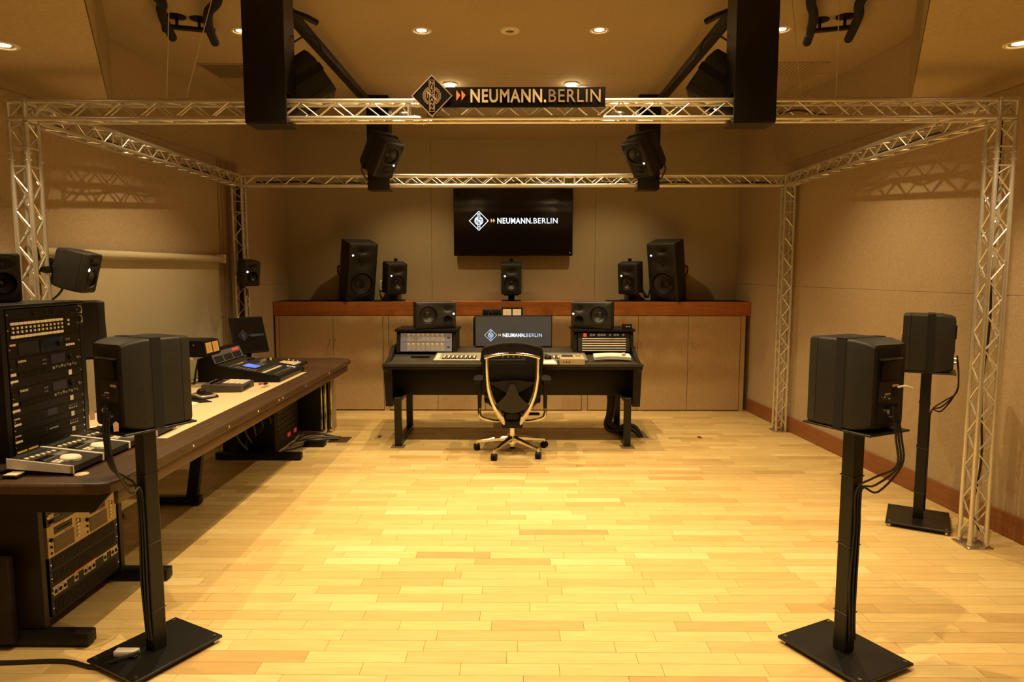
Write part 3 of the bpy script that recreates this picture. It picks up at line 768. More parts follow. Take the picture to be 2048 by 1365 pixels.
# --- stands on the floor
def stand(loc, aim, blen, bwid, label, zt, cable_side, postw=0.057):
    a_ = Vector((aim[0], aim[1], 0)).normalized(); ang = math.atan2(a_.y, a_.x)-PI/2      # local +Y = aim
    r = thing('speaker_stand', label, 'speaker stand', loc, ang, 'black floor stands')
    a = M(); a.bb((-bwid/2, -blen/2, 0.018), (bwid/2, blen/2, 0.030), bev=0.002, seg=1); a.obj('base_plate', 'blackm', r)
    fm = M(); fm.cyl((0,0,0), (0,0,0.018), 0.009, 10); fm.cyl((0,0,0.030), (0,0,0.034), 0.007, 10); fme = fm.mesh('foot_screw', 'steel')
    for x in (-1, 1):
        for y in (-1, 1):
            o = link('foot_screw', fme, r); o.location = (x*(bwid/2-0.022), y*(blen/2-0.022), 0)
    a = M(); a.bb((-postw/2, -postw/2, 0.030), (postw/2, postw/2, zt-0.008), bev=0.003, seg=1); a.obj('column', 'blackm', r)
    a = M(); a.bb((-0.115, -0.150, zt-0.008), (0.115, 0.150, zt), bev=0.002, seg=1); a.obj('top_plate', 'blackm', r)
    for z in (0.19, 0.47, 0.75):
        a = M(); h = postw/2+0.0015
        a.tube([(-h,-h,z),(h,-h,z+0.004),(h,h,z+0.010),(-h,h,z+0.004),(-h,-h,z)], 0.0022, 6); a.obj('cable_tie', 'cable', r)
    # cables running down the back face
    for i in range(3):
        a = M(); x = -0.020+0.016*i; h = -postw/2-0.004
        a.tube([(x+0.02*cable_side, -0.15, zt+0.10-0.01*i), (x+0.03*cable_side, -0.165, zt-0.02), (x+0.05*cable_side, -0.16, zt-0.13), (x+0.02, -0.09, zt-0.19-0.03*i), (x, h-0.004, zt-0.25), (x+0.004, h, 0.55), (x-0.006+0.004*i, h, 0.33), (x+0.002, h, 0.19), (x+0.01, h, 0.08)], 0.0042, 8, smooth=5)
        a.obj('cable', 'cable', r)
    return r
ZT = 0.955
SG = 'loudspeakers on floor stands'
def strap_on(sp, W=0.225, H=0.345):
    a = M(); t = 0.002; y0, y1 = -0.010, 0.030
    a.bb((-W/2-t, y0, -0.004), (-W/2, y1, H+t)); a.bb((W/2, y0, -0.004), (W/2+t, y1, H+t)); a.bb((-W/2-t, y0, H), (W/2+t, y1, H+t)); a.bb((-W/2-t, y0, -0.004), (W/2+t, y1, 0))
    a.obj('strap', 'port', sp)
AIM_R, AIM_L, AIM_R2, AIM_L2 = (-0.458, 0.889, 0), (0.480, 0.877, 0), (-0.86, 0.51, 0), (0.80, 0.60, 0)
SPK = {}
for key, loc, aim, bl, bw, sd, lab, slab in (
        ('R', (1.322, 2.640, 0), AIM_R, 0.39, 0.31, 1, 'black floor stand with square base at front right carrying a loudspeaker', 'dark grey loudspeaker strapped on the front right stand, seen from behind'),
        ('L', (-1.470, 2.632, 0), AIM_L, 0.385, 0.31, 1, 'black floor stand with square base at front left beside the desk corner', 'dark grey loudspeaker strapped on the front left stand, seen from behind'),
        ('R2', (2.500, 4.150, 0), AIM_R2, 0.34, 0.38, 1, 'black floor stand beside the right wall behind the front right post', 'dark grey loudspeaker on the stand by the right wall, seen from the side'),
        ('L2', (-2.700, 4.160, 0), AIM_L2, 0.34, 0.30, -1, 'black floor stand hidden between the left wall and the long desk', 'dark loudspeaker standing behind the tall equipment rack at the left')):
    stand(loc, aim, bl, bw, lab, ZT if key != 'L2' else 1.03, sd)
    SPK[key] = place(K150, (loc[0], loc[1], (ZT if key != 'L2' else 1.03)+0.0005), aim, slab, SG)
for sp in SPK.values(): strap_on(sp)
# tags and white cables at the backs
cable('white patch lead sticking out behind the front right loudspeaker', [(1.415, 2.52, 1.125), (1.432, 2.505, 1.131), (1.458, 2.50, 1.124)], 0.004, 'white')
for loc, t in (((-1.585, 2.49, 1.02), 'pink paper tag hanging on a plug behind the front left loudspeaker'), ((-1.475, 2.452, 0.985), 'small pink paper tag at the lower back edge of the front left loudspeaker')):
    a = M(Matrix.Translation(loc) @ Matrix.Rotation(0.5, 4, 'Z')); a.prism([(-0.008,-0.018),(0.008,-0.018),(0.009,0.012),(0.0,0.020),(-0.009,0.012)], 0.001, lambda u, v, q: (u, q, v)); tag(a.obj('paper_tag', 'tag'), t, 'tag', 'paper tags')
cable('pair of black cables running over the floor from the front left stand', [(-1.50, 2.56, 0.05), (-1.56, 2.52, 0.042), (-1.66, 2.52, 0.010), (-1.80, 2.56, 0.010), (-2.00, 2.55, 0.010), (-2.30, 2.53, 0.010)], 0.008)
a = M(); a.bb((-1.60, 2.55, 0.031), (-1.51, 2.585, 0.055), bev=0.004); tag(a.obj('power_adapter', 'white'), 'small white power adapter lying on the front left stand base', 'adapter')

# --- heights on the truss columns
TG = 'loudspeakers on the truss columns'
def hang(cen, aim, label, flip=False):
    aim = Vector(aim).normalized(); y = -aim; z = (Vector((0,0,1))-y*y.z).normalized()*(-1 if flip else 1)
    return place(K150, Vector(cen)-z*0.1725, aim, label, TG, flip)
hang((-1.265, 4.02, 2.595), (1.0, 0.32, -1.45), 'dark loudspeaker tilted down behind the front left black column', True)
hang((1.185, 4.02, 2.595), (-1.0, 0.32, -1.45), 'dark loudspeaker tilted down behind the front right black column', True)
hang((-1.235, 6.30, 2.62), (0.77, -0.64, -0.72), 'loudspeaker hung upside down on the back left black column', True)
hang((1.145, 6.30, 2.62), (-0.77, -0.64, -0.72), 'loudspeaker hung upside down on the back right black column', True)
for x, y, s_, t in ((-1.33, 3.93, 1, 'front left'), (1.245, 3.93, -1, 'front right'), (-1.30, 6.42, 1, 'back left'), (1.22, 6.42, -1, 'back right')):
    r = thing('speaker_bracket', 'black swivel bracket holding the '+t+' hanging loudspeaker', 'bracket', (x, y, 2.66), 0, 'swivel brackets')
    yy = -0.07 if y < 5 else 0.07
    a = M(); a.bb((-0.04, min(0,yy)-0.004, -0.05), (0.04, max(0,yy)-0.06*0, 0.05), bev=0.004); a.obj('wall_plate', 'blackm', r)
    a = M(); a.cyl((0, 0, 0), (s_*0.03, -yy*0.9, 0), 0.016, 12); a.obj('arm', 'black', r)
for x, s_, t in ((-1.15, 1, 'left'), (1.07, -1, 'right')):
    cable('black cable looping over the back of the front '+t+' hanging loudspeaker', [(x-s_*0.08, 3.87, 2.80), (x-s_*0.02, 3.93, 2.86), (x+s_*0.03, 3.96, 2.84), (x+s_*0.05, 3.97, 2.78)], 0.005, group='speaker cables')
for x, s_, t in ((-1.415, 1, 'left'), (1.335, -1, 'right')):
    cable('black cable looping beside the back '+t+' hanging loudspeaker', [(x+s_*0.09, 6.44, 2.66), (x+s_*0.02, 6.40, 2.60), (x-s_*0.02, 6.40, 2.50), (x+s_*0.0, 6.44, 2.43), (x+s_*0.03, 6.49, 2.40)], 0.007, group='speaker cables')
# --- small ones clamped on the truss posts
PG = 'small loudspeakers clamped to truss posts'
def clampon(cen, aim, label, post, blabel):
    a_ = Vector(aim).normalized(); y = -a_; z = (Vector((0,0,1))-y*y.z).normalized()
    sp = place(K80, Vector(cen)-z*0.1165, aim, label, PG)
    back = Vector(cen)-a_*0.10
    r = thing('post_clamp', blabel, 'clamp', (post[0], post[1], cen[2]), 0, 'truss post clamps')
    a = M(); a.cyl((post[0], post[1], cen[2]-0.018), (post[0], post[1], cen[2]+0.018), 0.022, 12); a.obj('jaw', 'black', r, True)
    a = M(); a.cyl((post[0], post[1], cen[2]), back, 0.014, 10); a.obj('arm', 'black', r, True)
    a = M(); a.box(back+a_*0.008, (0.07, 0.07, 0.09), a_.to_track_quat('Z', 'Y').to_matrix(), bev=0.004); a.obj('mount_block', 'black', r, True)
    a = M(); a.cyl((post[0]-0.05, post[1], cen[2]), (post[0]-0.02, post[1], cen[2]), 0.015, 10); a.obj('knob', 'black', r, True)
clampon((-2.545, 3.93, 1.565), (0.955, 0.10, -0.25), 'small dark loudspeaker clamped to the front left truss post, side view', (-2.64, 3.835), 'black clamp arm on the front left truss post')
clampon((-2.535, 6.43, 1.552), (0.72, -0.69, -0.20), 'small dark loudspeaker clamped to the back left truss post, facing the room', (-2.62, 6.562), 'black clamp arm on the back left truss post')
cable('short black cable below the loudspeaker on the front left post', [(-2.63, 3.93, 1.49), (-2.63, 3.93, 1.45), (-2.66, 3.90, 1.40), (-2.72, 3.86, 1.36)], 0.006, group='speaker cables')
cable('black cable loop below the loudspeaker on the back left post', [(-2.62, 6.46, 1.47), (-2.65, 6.47, 1.43), (-2.60, 6.50, 1.41), (-2.60, 6.55, 1.36), (-2.64, 6.58, 1.25)], 0.006, group='speaker cables')

# ------------------------------------------------------------------ built-in cabinets under the television
CT = 1.225
def px(p): return (p-1035.0)*7.56/1372.0
doors = [(553, 662), (662, 763), (775, 873), (873, 970), (970, 1068), (1068, 1165), (1178, 1278), (1278, 1379), (1379, 1484)]
units = [((553, 763), (0, 1), 'leftmost fabric-fronted cabinet unit below the large left loudspeaker'), ((775, 970), (2, 3), 'fabric-fronted cabinet unit behind the left half of the console'),
         ((970, 1165), (4, 5), 'fabric-fronted cabinet unit behind the right half of the console'), ((1178, 1379), (6, 7), 'fabric-fronted cabinet unit right of the console'), ((1379, 1484), (8,), 'narrow fabric-fronted cabinet unit next to the right wall')]
knobs = {0: 1, 1: 0, 2: 0, 3: 1, 4: 0, 5: 1, 6: 1, 7: 0, 8: 0}
for (p0, p1), ds, lab in units:
    r = thing('cabinet', lab, 'cabinet', ((px(p0)+px(p1))/2, 7.76, 0), 0, 'built-in cabinet units')
    a = M(); a.bb((px(p0)-0.012, 7.575, 0.0), (px(p1)+0.012, 7.985, 1.070)); a.obj('body', 'groove', r, True)
    for d in ds:
        q0, q1 = px(doors[d][0]), px(doors[d][1])
        a = M(); a.bb((q0+0.002, 7.556, 0.012), (q1-0.002, 7.575, 1.066), bev=0.002, seg=1); dr = a.obj('door', 'door', r, True)
        kx = q1-0.028 if knobs[d] else q0+0.028
        a = M(); a.lathe([(0.0,0.022),(0.008,0.020),(0.010,0.014),(0.005,0.008),(0.005,0.0)], 14, Matrix.Translation((kx, 7.556, 0.80)) @ Matrix.Rotation(PI/2, 4, 'X')); a.obj('knob', 'steel', dr, True)
for p0, p1, t in ((545, 553, 'left end'), (763, 775, 'left'), (1165, 1178, 'right'), (1484, 1494, 'right end')):
    a = M(); a.bb((px(p0)+0.004, 7.556, 0.0), (px(p1)-0.004, 7.9, 1.068), bev=0.001, seg=1); struct(a.obj('trim_4', 'door'))
wt = thing('worktop', 'long cabinet top with red-brown wooden front edge below the television', 'worktop', (-0.07, 7.76, 1.07))
a = M(); a.bb((-2.715, 7.560, 1.072), (2.580, 7.985, CT), bev=0.003); a.obj('edge_board', 'redwood', wt, True)
for x0, x1, t in ((-2.69, -1.42, 'black rubber mat under the left loudspeakers on the cabinet top'), (1.02, 2.55, 'black rubber mat under the right loudspeakers on the cabinet top')):
    a = M(); a.bb((x0, 7.585, CT+0.0003), (x1, 7.96, CT+0.005), bev=0.001, seg=1); tag(a.obj('rubber_mat', 'rubber'), t, 'mat', 'mats on the cabinet top')
LG = 'loudspeakers on the cabinet top'
def px2(p, y): return (p-1035.0)*y/1372.0
place(K420, (-1.845, 7.770, CT+0.0055+0.042), (0.545, -0.84, -0.235), 'tall dark three-way loudspeaker on the cabinet top left of the television', LG)
place(K420, (1.725, 7.770, CT+0.0055+0.042), (-0.545, -0.84, -0.235), 'tall dark three-way loudspeaker on the cabinet top right of the television', LG)
for x, aim, z0, lab, slab in ((-1.405, (0.46, -0.89, -0.14), CT+0.0055, 'small loudspeaker on a pole stand beside the tall left loudspeaker', 'black table stand with pole beside the tall left loudspeaker'), (-0.070, (0, -1, -0.14), CT+0.0005, 'small loudspeaker on a pole stand centred below the television', 'black table stand with pole centred below the television'), (1.290, (-0.46, -0.89, -0.14), CT+0.0055, 'small loudspeaker on a pole stand beside the tall right loudspeaker', 'black table stand with pole beside the tall right loudspeaker')):
    place(K150, (x, 7.735, z0+0.094), aim, lab, LG)
    r = thing('table_stand', slab, 'speaker stand', (x, 7.80, z0), 0, 'table stands')
    a = M(); a.bb((-0.11, -0.17, 0.0), (0.11, 0.12, 0.008), bev=0.002); a.obj('base_plate', 'black', r)
    a = M(); a.bb((-0.035, -0.09, 0.008), (0.035, -0.03, 0.066), bev=0.003); a.obj('support', 'black', r)
    a = M(); a.bb((-0.08, -0.17, 0.066), (0.08, 0.06, 0.0745), bev=0.002); a.obj('shelf', 'black', r)
    a = M(); a.cyl((0, 0.115, 0.008), (0, 0.115, 0.478), 0.021, 14); a.obj('pole', 'black', r)
for x, s_, t in ((-1.845, 1, 'left'), (1.725, -1, 'right')):
    r = thing('tilt_wedge', 'black wedge tilting the tall '+t+' loudspeaker forward', 'wedge', (x, 7.770, CT+0.0055), s_*0.575, 'tilt wedges')
    a = M(); a.prism([(-0.13, 0.0), (0.135, 0.0), (0.135, 0.066), (-0.13, 0.006)], 0.26, lambda u, v, q: (-0.13+q, u, v)); a.obj('body', 'rubber', r)
# leads, plugs and a wall socket around the big loudspeakers
for x, s_, t in ((-2.02, 1, 'left'), (1.90, -1, 'right')):
    cable('black lead looping out behind the tall '+t+' loudspeaker', [(x+s_*0.04, 7.86, 1.62), (x-s_*0.03, 7.85, 1.62), (x-s_*0.035, 7.84, 1.55), (x+s_*0.01, 7.85, 1.45), (x-s_*0.01, 7.86, 1.30), (x-s_*0.04, 7.86, 1.236)], 0.009, group='speaker leads')
    a = M(); a.cyl((x-s_*0.005, 7.85, 1.56), (x-s_*0.012, 7.83, 1.60), 0.022, 12); tag(a.obj('cable_plug', 'orange'), 'orange-brown round plug on the lead of the tall '+t+' loudspeaker', 'plug', 'lead plugs')
rr2 = random.Random(11)
for i in range(4):
    cable('black lead draped between the two right loudspeakers', [(1.37+0.02*i, 7.80, 1.42-0.03*i), (1.43, 7.82, 1.30+0.02*i), (1.47+0.01*i, 7.84, 1.26), (1.52, 7.86, 1.34+0.03*i)], 0.004, group='leads between right loudspeakers')
for i in range(2):
    cable('black lead draped between the two left loudspeakers', [(-1.50, 7.84, 1.36-0.02*i), (-1.53, 7.84, 1.28), (-1.55, 7.83, 1.24), (-1.59, 7.86, 1.30+0.05*i)], 0.004, group='leads between left loudspeakers')
r = thing('wall_socket', 'beige wall socket plate behind the gap between the left loudspeakers', 'socket', (-1.575, 7.999, 1.40))
a = M(); a.bb((-0.036, -0.010, -0.06), (0.036, -0.001, 0.06), bev=0.003); a.obj('plate', 'lampw', r)
a = M(); a.bb((-0.014, -0.014, 0.008), (0.014, -0.010, 0.034)); a.bb((-0.014, -0.014, -0.034), (0.014, -0.010, -0.008)); a.obj('outlet', 'grey', r)

# ------------------------------------------------------------------ television
tv = thing('television', 'large black wall television showing a white emblem and wordmark', 'television', (-0.05, 7.94, 1.739))
a = M(); a.bb((-0.731, 7.900, 1.739), (0.631, 7.940, 2.500), bev=0.004); a.obj('housing', 'black', tv, True)
a = M(); a.bb((-0.722, 7.8985, 1.755), (0.622, 7.9002, 2.492)); a.obj('screen', 'tv', tv, True)
a = M(); a.bb((-0.3, 7.94, 1.95), (0.2, 7.999, 2.3)); a.obj('wall_mount', 'blackm', tv, True)
a = M(); a.bb((0.598, 7.897, 1.770), (0.604, 7.8985, 1.776)); a.obj('standby_light', 'tvw', tv, True)
emblem(XZ((-0.443, 7.8984, 2.136)), 0.113, 'tvw', tv, None, 0.0008, True, 1.1)
wordmark(XZ((0, 7.8984, 2.107)), -0.306, 0.457, 0.064, 'tvw', 'tvw', 'tvo', tv, 0.0008, 0.055)

# ------------------------------------------------------------------ console desk in the middle
CX = -0.043
con = thing('console_desk', 'wide black studio console desk with sloped rack towers on metal legs', 'desk', (CX, 6.3, 0))
HWd = 1.14
# worktop with cheeks rising to the rack towers
a = M(); a.bb((CX-HWd, 5.920, 0.700), (CX+HWd, 6.42, 0.742), bev=0.006); a.obj('worktop', 'console', con, True)
a = M(); a.bb((CX-HWd+0.03, 5.925, 0.7425), (CX+HWd-0.03, 6.36, 0.748), bev=0.002); a.obj('arm_pad', 'leather', con, True)
a = M(); a.bb((CX-HWd-0.004, 5.912, 0.726), (CX+HWd+0.004, 5.924, 0.752), bev=0.004); a.obj('edge_rail', 'leather', con, True)
for s_ in (-1, 1):
    x0 = CX+s_*HWd; x1 = CX+s_*(HWd-0.035)
    a = M(); a.prism([(5.93, 0.742), (6.05, 0.752), (6.20, 0.790), (6.36, 0.860), (6.80, 0.860), (6.80, 0.36), (6.03, 0.36), (5.965, 0.700)], abs(x1-x0), lambda u, v, q: (min(x0, x1)+q, u, v)); a.obj('side_cheek', 'console', con, True)
    xo, xi = CX+s_*1.095, CX+s_*0.985
    lo, hi = min(xo, xi), max(xo, xi)
    # lower cheek block and metal leg loop
    a = M(); a.prism([(5.97, 0.70), (6.80, 0.70), (6.74, 0.36), (5.985, 0.36)], 0.065, lambda u, v, q: (min(x0-s_*0.008, x0-s_*0.073)+q, u, v)); a.obj('end_panel', 'console', con, True)
    xa, xb = CX+s_*1.052, CX+s_*0.992
    lo, hi = min(xa, xb), max(xa, xb)
    for y0, y1, z0, z1, nm in ((5.965, 6.020, 0.0, 0.44, 'leg'), (6.615, 6.670, 0.0, 0.44, 'leg'), (6.020, 6.615, 0.0, 0.045, 'leg_rail'), (6.020, 6.615, 0.40, 0.44, 'leg_rail')):
        a = M(); a.bb((lo, y0, z0), (hi, y1, z1), bev=0.003, seg=1); a.obj(nm, 'blackm', con, True)
    a = M(); a.bb((lo-0.03, 5.90, 0.0002), (hi+0.03, 6.03, 0.0022)); tag(a.obj('floor_pad', 'plate'), 'thin clear floor pad under the %s front leg of the console' % ('left' if s_ < 0 else 'right'), 'floor pad', 'floor pads')
a = M(); a.bb((CX-1.07, 6.20, 0.425), (CX+1.07, 6.225, 0.700), bev=0.002); a.obj('apron_panel', 'console', con, True)
a = M(); a.bb((CX-1.07, 6.74, 0.50), (CX+1.07, 6.76, 0.70)); a.obj('rear_panel', 'console', con, True)
# sloped centre bridge behind the faders, and the meter shelf behind the screen
a = M(); a.prism([(6.20, 0.748), (6.52, 0.815), (6.80, 0.815), (6.80, 0.742), (6.20, 0.742)], 2*(HWd-0.035), lambda u, v, q: (CX-HWd+0.035+q, u, v)); a.obj('sloped_panel', 'leather', con, True)
a = M(); a.bb((CX-0.40, 6.80, 0.70), (CX+0.16, 6.98, 1.10), bev=0.003); a.obj('meter_shelf', 'console', con, True)
a = M(); a.bb((-0.985, 6.262, 0.768), (-0.815, 6.300, 0.778)); a.obj('slot', 'port', con, True)
# rack towers
TILT = 0.22
def tower(xc, wid, side):
    u0, u1 = xc-wid/2, xc+wid/2
    for ux in (u0, u1-0.03):
        a = M(); a.prism([(6.36, 0.800), (6.36+0.045, 0.995), (6.78, 0.995), (6.78, 0.800)], 0.03, lambda u, v, q: (ux+q, u, v)); a.obj('tower_cheek', 'console', con, True)
    a = M(); a.bb((u0+0.03, 6.46, 0.80), (u1-0.03, 6.78, 0.99)); a.obj('tower_body', 'black', con, True)
    a = M(); a.bb((u0-0.015, 6.375, 0.995), (u1+0.015, 6.80, 1.019), bev=0.003); a.obj('tower_top', 'console', con, True)
    T = basis((xc-0.241, 6.362, 0.808), (1,0,0), (0, math.sin(TILT), math.cos(TILT)))
    return T
def knob(T, u, v, r, h, m_, parent, n=10, name='knob', world=True):
    a = M(T); a.lathe([(r,0),(r*0.92,h*0.9),(r*0.8,h),(0,h)], n, Matrix.Translation((u, v, 0))); return a.obj(name, m_, parent, world)
def slab(T, u0, u1, v0, v1, w0, w1, name, m_, parent, bev=0.0, world=True):
    a = M(T); a.bb((u0, v0, w0), (u1, v1, w1), bev, 1); return a.obj(name, m_, parent, world)
TLW = tower(CX-0.815, 0.560, -1); TRW = tower(CX+0.852, 0.560, 1)
# two eight-channel preamplifiers with coloured knobs
UH = 0.0885
for row in range(2):
    r = thing('preamp_unit', ('upper' if row else 'lower')+' blue-grey preamplifier with coloured knobs in the left console tower', 'rack unit', tuple(TLW @ Vector((0.24, row*UH, 0))), 0, 'console preamplifiers')
    slab(TLW, 0, 0.483, row*UH+0.001, row*UH+UH-0.001, 0.002, 0.012, 'faceplate', 'blue', r)
    for c in range(8):
        u = 0.082+c*0.0445; v = row*UH
        slab(TLW, u-0.019, u+0.019, v+0.006, v+UH-0.006, 0.012, 0.0125, 'channel_strip', 'strip', r)
        knob(TLW, u-0.006, v+0.070, 0.0098, 0.014, 'yellow', r); knob(TLW, u-0.006, v+0.048, 0.0085, 0.012, 'yellow', r)
        knob(TLW, u+0.006, v+0.028, 0.0075, 0.010, 'redp', r); knob(TLW, u-0.008, v+0.018, 0.0062, 0.008, 'tag', r)
        knob(TLW, u+0.013, v+0.062, 0.003, 0.006, 'black', r); knob(TLW, u+0.013, v+0.045, 0.003, 0.006, 'black', r)
    for q in range(4): knob(TLW, 0.035, row*UH+0.014+q*0.020, 0.0045, 0.006, 'steel', r, name='jack')
    for q in range(2): knob(TLW, 0.455, row*UH+0.018+q*0.05, 0.0065, 0.010, 'black', r)
    slab(TLW, 0.440, 0.464, row*UH+0.036, row*UH+0.048, 0.012, 0.0135, 'power_switch', 'port', r)
# right tower: one dark unit over three patch bays
r = thing('equaliser_unit', 'thin black unit with red badge and dials topping the right console tower', 'rack unit', tuple(TRW @ Vector((0.24, 0.14, 0))))
slab(TRW, 0, 0.483, 0.136, 0.178, 0.002, 0.012, 'faceplate', 'black', r)
slab(TRW, 0.050, 0.080, 0.141, 0.173, 0.012, 0.0135, 'badge', 'ledred', r)
for q, rad in ((0.125, .011), (0.150, .008), (0.195, .011), (0.222, .011), (0.250, .009), (0.300, .009), (0.345, .009), (0.372, .009), (0.425, .009)):
    a = M(TRW); a.lathe([(rad,0),(rad,0.002),(rad*0.7,0.002),(rad*0.7,0.0)], 16, Matrix.Translation((q, 0.157, 0.012))); a.obj('dial', 'white', r, True)
for row in range(3):
    v = 0.002+row*0.0445
    r = thing('patch_bay', ('lowest', 'middle', 'uppermost')[row]+' patch bay with two pale label strips in the right console tower', 'patch bay', tuple(TRW @ Vector((0.24, v, 0))), 0, 'console patch bays')
    slab(TRW, 0, 0.483, v, v+0.0435, 0.002, 0.010, 'faceplate', 'dkgrey', r)
    for q in (0.0105, 0.0315): slab(TRW, 0.038, 0.448, v+q-0.004, v+q+0.004, 0.010, 0.0115, 'label_strip', 'cream', r)
    jm = M(TRW)
    for c in range(24):
        for q in (0.003, 0.0215, 0.0395): jm.cyl((0.046+c*0.0172, v+q, 0.010), (0.046+c*0.0172, v+q, 0.0108), 0.003, 6)
    o = jm.obj('jack_field', 'port', r, True); o['kind'] = 'stuff'
    for q in (0.012, 0.471):
        for vv in (0.011, 0.033): knob(TRW, q, v+vv, 0.0045, 0.003, 'port', r, name='screw')
# desk loudspeakers on the towers
place(K310[-1], (CX-0.760, 6.545, 1.0195), (0.26, -1, 0), 'dark loudspeaker lying sideways on the left console tower', 'loudspeakers on the console')
place(K310[1], (CX+0.770, 6.545, 1.0195), (-0.26, -1, 0), 'dark loudspeaker lying sideways on the right console tower', 'loudspeakers on the console')
r = thing('control_box', 'small black box with lit buttons beside the right console loudspeaker', 'control box', (CX+1.075, 6.42, 1.0195))
a = M(); a.bb((-0.042, -0.03, 0.0), (0.042, 0.05, 0.045), bev=0.003); a.obj('case', 'black', r)
for q in range(3):
    a = M(); a.cyl((-0.01+q*0.015, -0.033, 0.024), (-0.01+q*0.015, -0.030, 0.024), 0.004, 10); a.obj('button', 'cream', r)
# computer screen on the console
mo = thing('computer_screen', 'large grey computer screen with emblem standing on the console behind the chair', 'monitor', (CX, 6.66, 0.815))
a = M(); a.bb((-0.418, 6.650, 0.820), (0.338, 6.690, 1.130), bev=0.004); a.obj('housing', 'black', mo, True)
a = M(); a.bb((-0.410, 6.6485, 0.832), (0.330, 6.6505, 1.122)); a.obj('screen', 'mon', mo, True)
a = M(); a.bb((CX-0.10, 6.692, 0.8155), (CX+0.10, 6.79, 0.826)); a.bb((CX-0.03, 6.690, 0.826), (CX+0.03, 6.73, 1.00)); a.obj('foot', 'black', mo, True)
emblem(XZ((-0.262, 6.6484, 0.938)), 0.062, 'tvb', mo, None, 0.0006, True, 1.15)
wordmark(XZ((0, 6.6484, 0.921)), -0.186, 0.238, 0.036, 'tvw', 'tvb', 'tvo', mo, 0.0006, 0.06)
# meter units behind the screen
r = thing('meter_box', 'silver framed box with two pale square meters behind the computer screen', 'meter', (-0.055, 6.88, 1.10))
a = M(); a.bb((-0.105, -0.045, 0.0005), (0.105, 0.06, 0.098), bev=0.003); a.obj('case', 'black', r)
for q in (-1, 1):
    a = M(); a.bb((q*0.049-0.042, -0.048, 0.012), (q*0.049+0.042, -0.045, 0.084)); mf = a.obj('meter_face', 'beige', r)
    a = M(); a.box((q*0.049, -0.0485, 0.045), (0.0015, 0.001, 0.05), Matrix.Rotation(0.5*q, 3, 'Y')); a.obj('needle', 'redp', mf)
a = M()
for q in (-0.108, 0.108): a.bb((q-0.003, -0.05, 0.0), (q+0.003, -0.04, 0.101))
a.bb((-0.108, -0.05, 0.097), (0.108, -0.04, 0.101)); a.obj('bezel', 'steel', r)
r = thing('headphone_amp', 'flat black box with a ring knob behind the computer screen', 'amplifier', (-0.255, 6.88, 1.10))
a = M(); a.bb((-0.095, -0.05, 0.0005), (0.090, 0.06, 0.075), bev=0.003); a.obj('case', 'black', r)
a = M(); a.lathe([(0.022,0.0),(0.022,0.012),(0.018,0.012),(0.018,0.0)], 20, Matrix.Translation((-0.015, -0.05, 0.036)) @ Matrix.Rotation(PI/2, 4, 'X')); a.obj('ring_knob', 'steel', r)

# fader controllers let into the sloped panel
SL = math.atan2(0.067, 0.32)
def fader_panel(x0, wid, label, n=8, pale=True, depth=0.30, cat='mixing controller', y0=6.06, z0=0.7485):
    T = basis((x0, y0, z0), (1,0,0), (0, math.cos(0.10), math.sin(0.10)))
    r = thing('fader_controller', label, cat, (x0+wid/2, y0+0.15, z0), 0, 'fader controllers on the console')
    slab(T, 0, wid, 0, depth, 0.0, 0.022, 'body', 'silver' if pale else 'grey', r, 0.003)
    su = wid*0.17 if pale else wid*0.10; sw = (wid*0.74 if pale else wid*0.82)/n
    for c in range(n):
        u = su+c*sw
        slab(T, u+0.002, u+sw-0.002, 0.025, 0.175, 0.022, 0.0235, 'fader_strip', 'black' if pale else 'dkgrey', r)
        slab(T, u+sw*0.34, u+sw*0.66, 0.045+0.0*(c%3), 0.070, 0.0235, 0.036, 'fader_cap', 'white' if pale else 'cream', r, 0.002)
        slab(T, u+sw*0.30, u+sw*0.70, 0.105, 0.150, 0.0235, 0.027, 'strip_display', 'cream', r)
        knob(T, u+sw*0.5, 0.205, 0.008, 0.014, 'blue' if c > 3 else 'silver', r)
        knob(T, u+sw*0.5, 0.255, 0.008, 0.014, 'lcddk' if c > 3 else 'blue', r)
    for q in range(4): slab(T, wid*0.03, wid*0.12, 0.03+q*0.06, 0.06+q*0.06, 0.022, 0.027, 'key', 'white' if pale else 'dkgrey', r, 0.002)
    return r
fader_panel(-0.755, 0.42, 'silver fader controller with black strips and white caps left of the chair')
fader_panel(-0.325, 0.40, 'silver transport controller partly hidden behind the chair back', 6)
fader_panel(0.230, 0.40, 'grey button controller with rows of pale keys right of the chair', 8, False)
r = thing('trackball', 'silver trackball with large black ball beside the chair on the console', 'trackball', (0.272, 6.02, 0.748))
a = M(); a.loft([[(p[0], p[1], z) for p in rrect(w_, h_, 0.03, 3, 0, 0.0)] for z, w_, h_ in ((0.0, 0.155, 0.165), (0.012, 0.155, 0.165), (0.028, 0.125, 0.125), (0.034, 0.09, 0.09))]); a.obj('base', 'silver', r)
a = M(); a.bb((-0.075, -0.125, 0.0), (0.075, -0.075, 0.014), bev=0.006); a.obj('wrist_rest', 'white', r)
a = M(); a.lathe([(0.0,0.070),(0.018,0.066),(0.030,0.054),(0.034,0.040),(0.033,0.028)], 22, Matrix.Translation((0,0.01,0))); a.obj('ball', 'blackg', r)
r = thing('audio_interface', 'small champagne coloured box with blue display on the console right of trackball', 'audio interface', (0.480, 6.02, 0.748))
a = M(); a.prism([(-0.11, 0.0), (0.11, 0.0), (0.11, 0.062), (-0.11, 0.048)], 0.215, lambda u, v, q: (-0.107+q, u, v)); a.obj('case', 'champ', r)
T = basis((-0.107, -0.11, 0.048), (1,0,0), (0, 0.22, 0.014))
slab(T, 0.020, 0.120, 0.10, 0.19, 0.0, 0.003, 'display', 'lcddk', r, world=False)
knob(T, 0.165, 0.14, 0.022, 0.014, 'champ', r, 20, world=False)
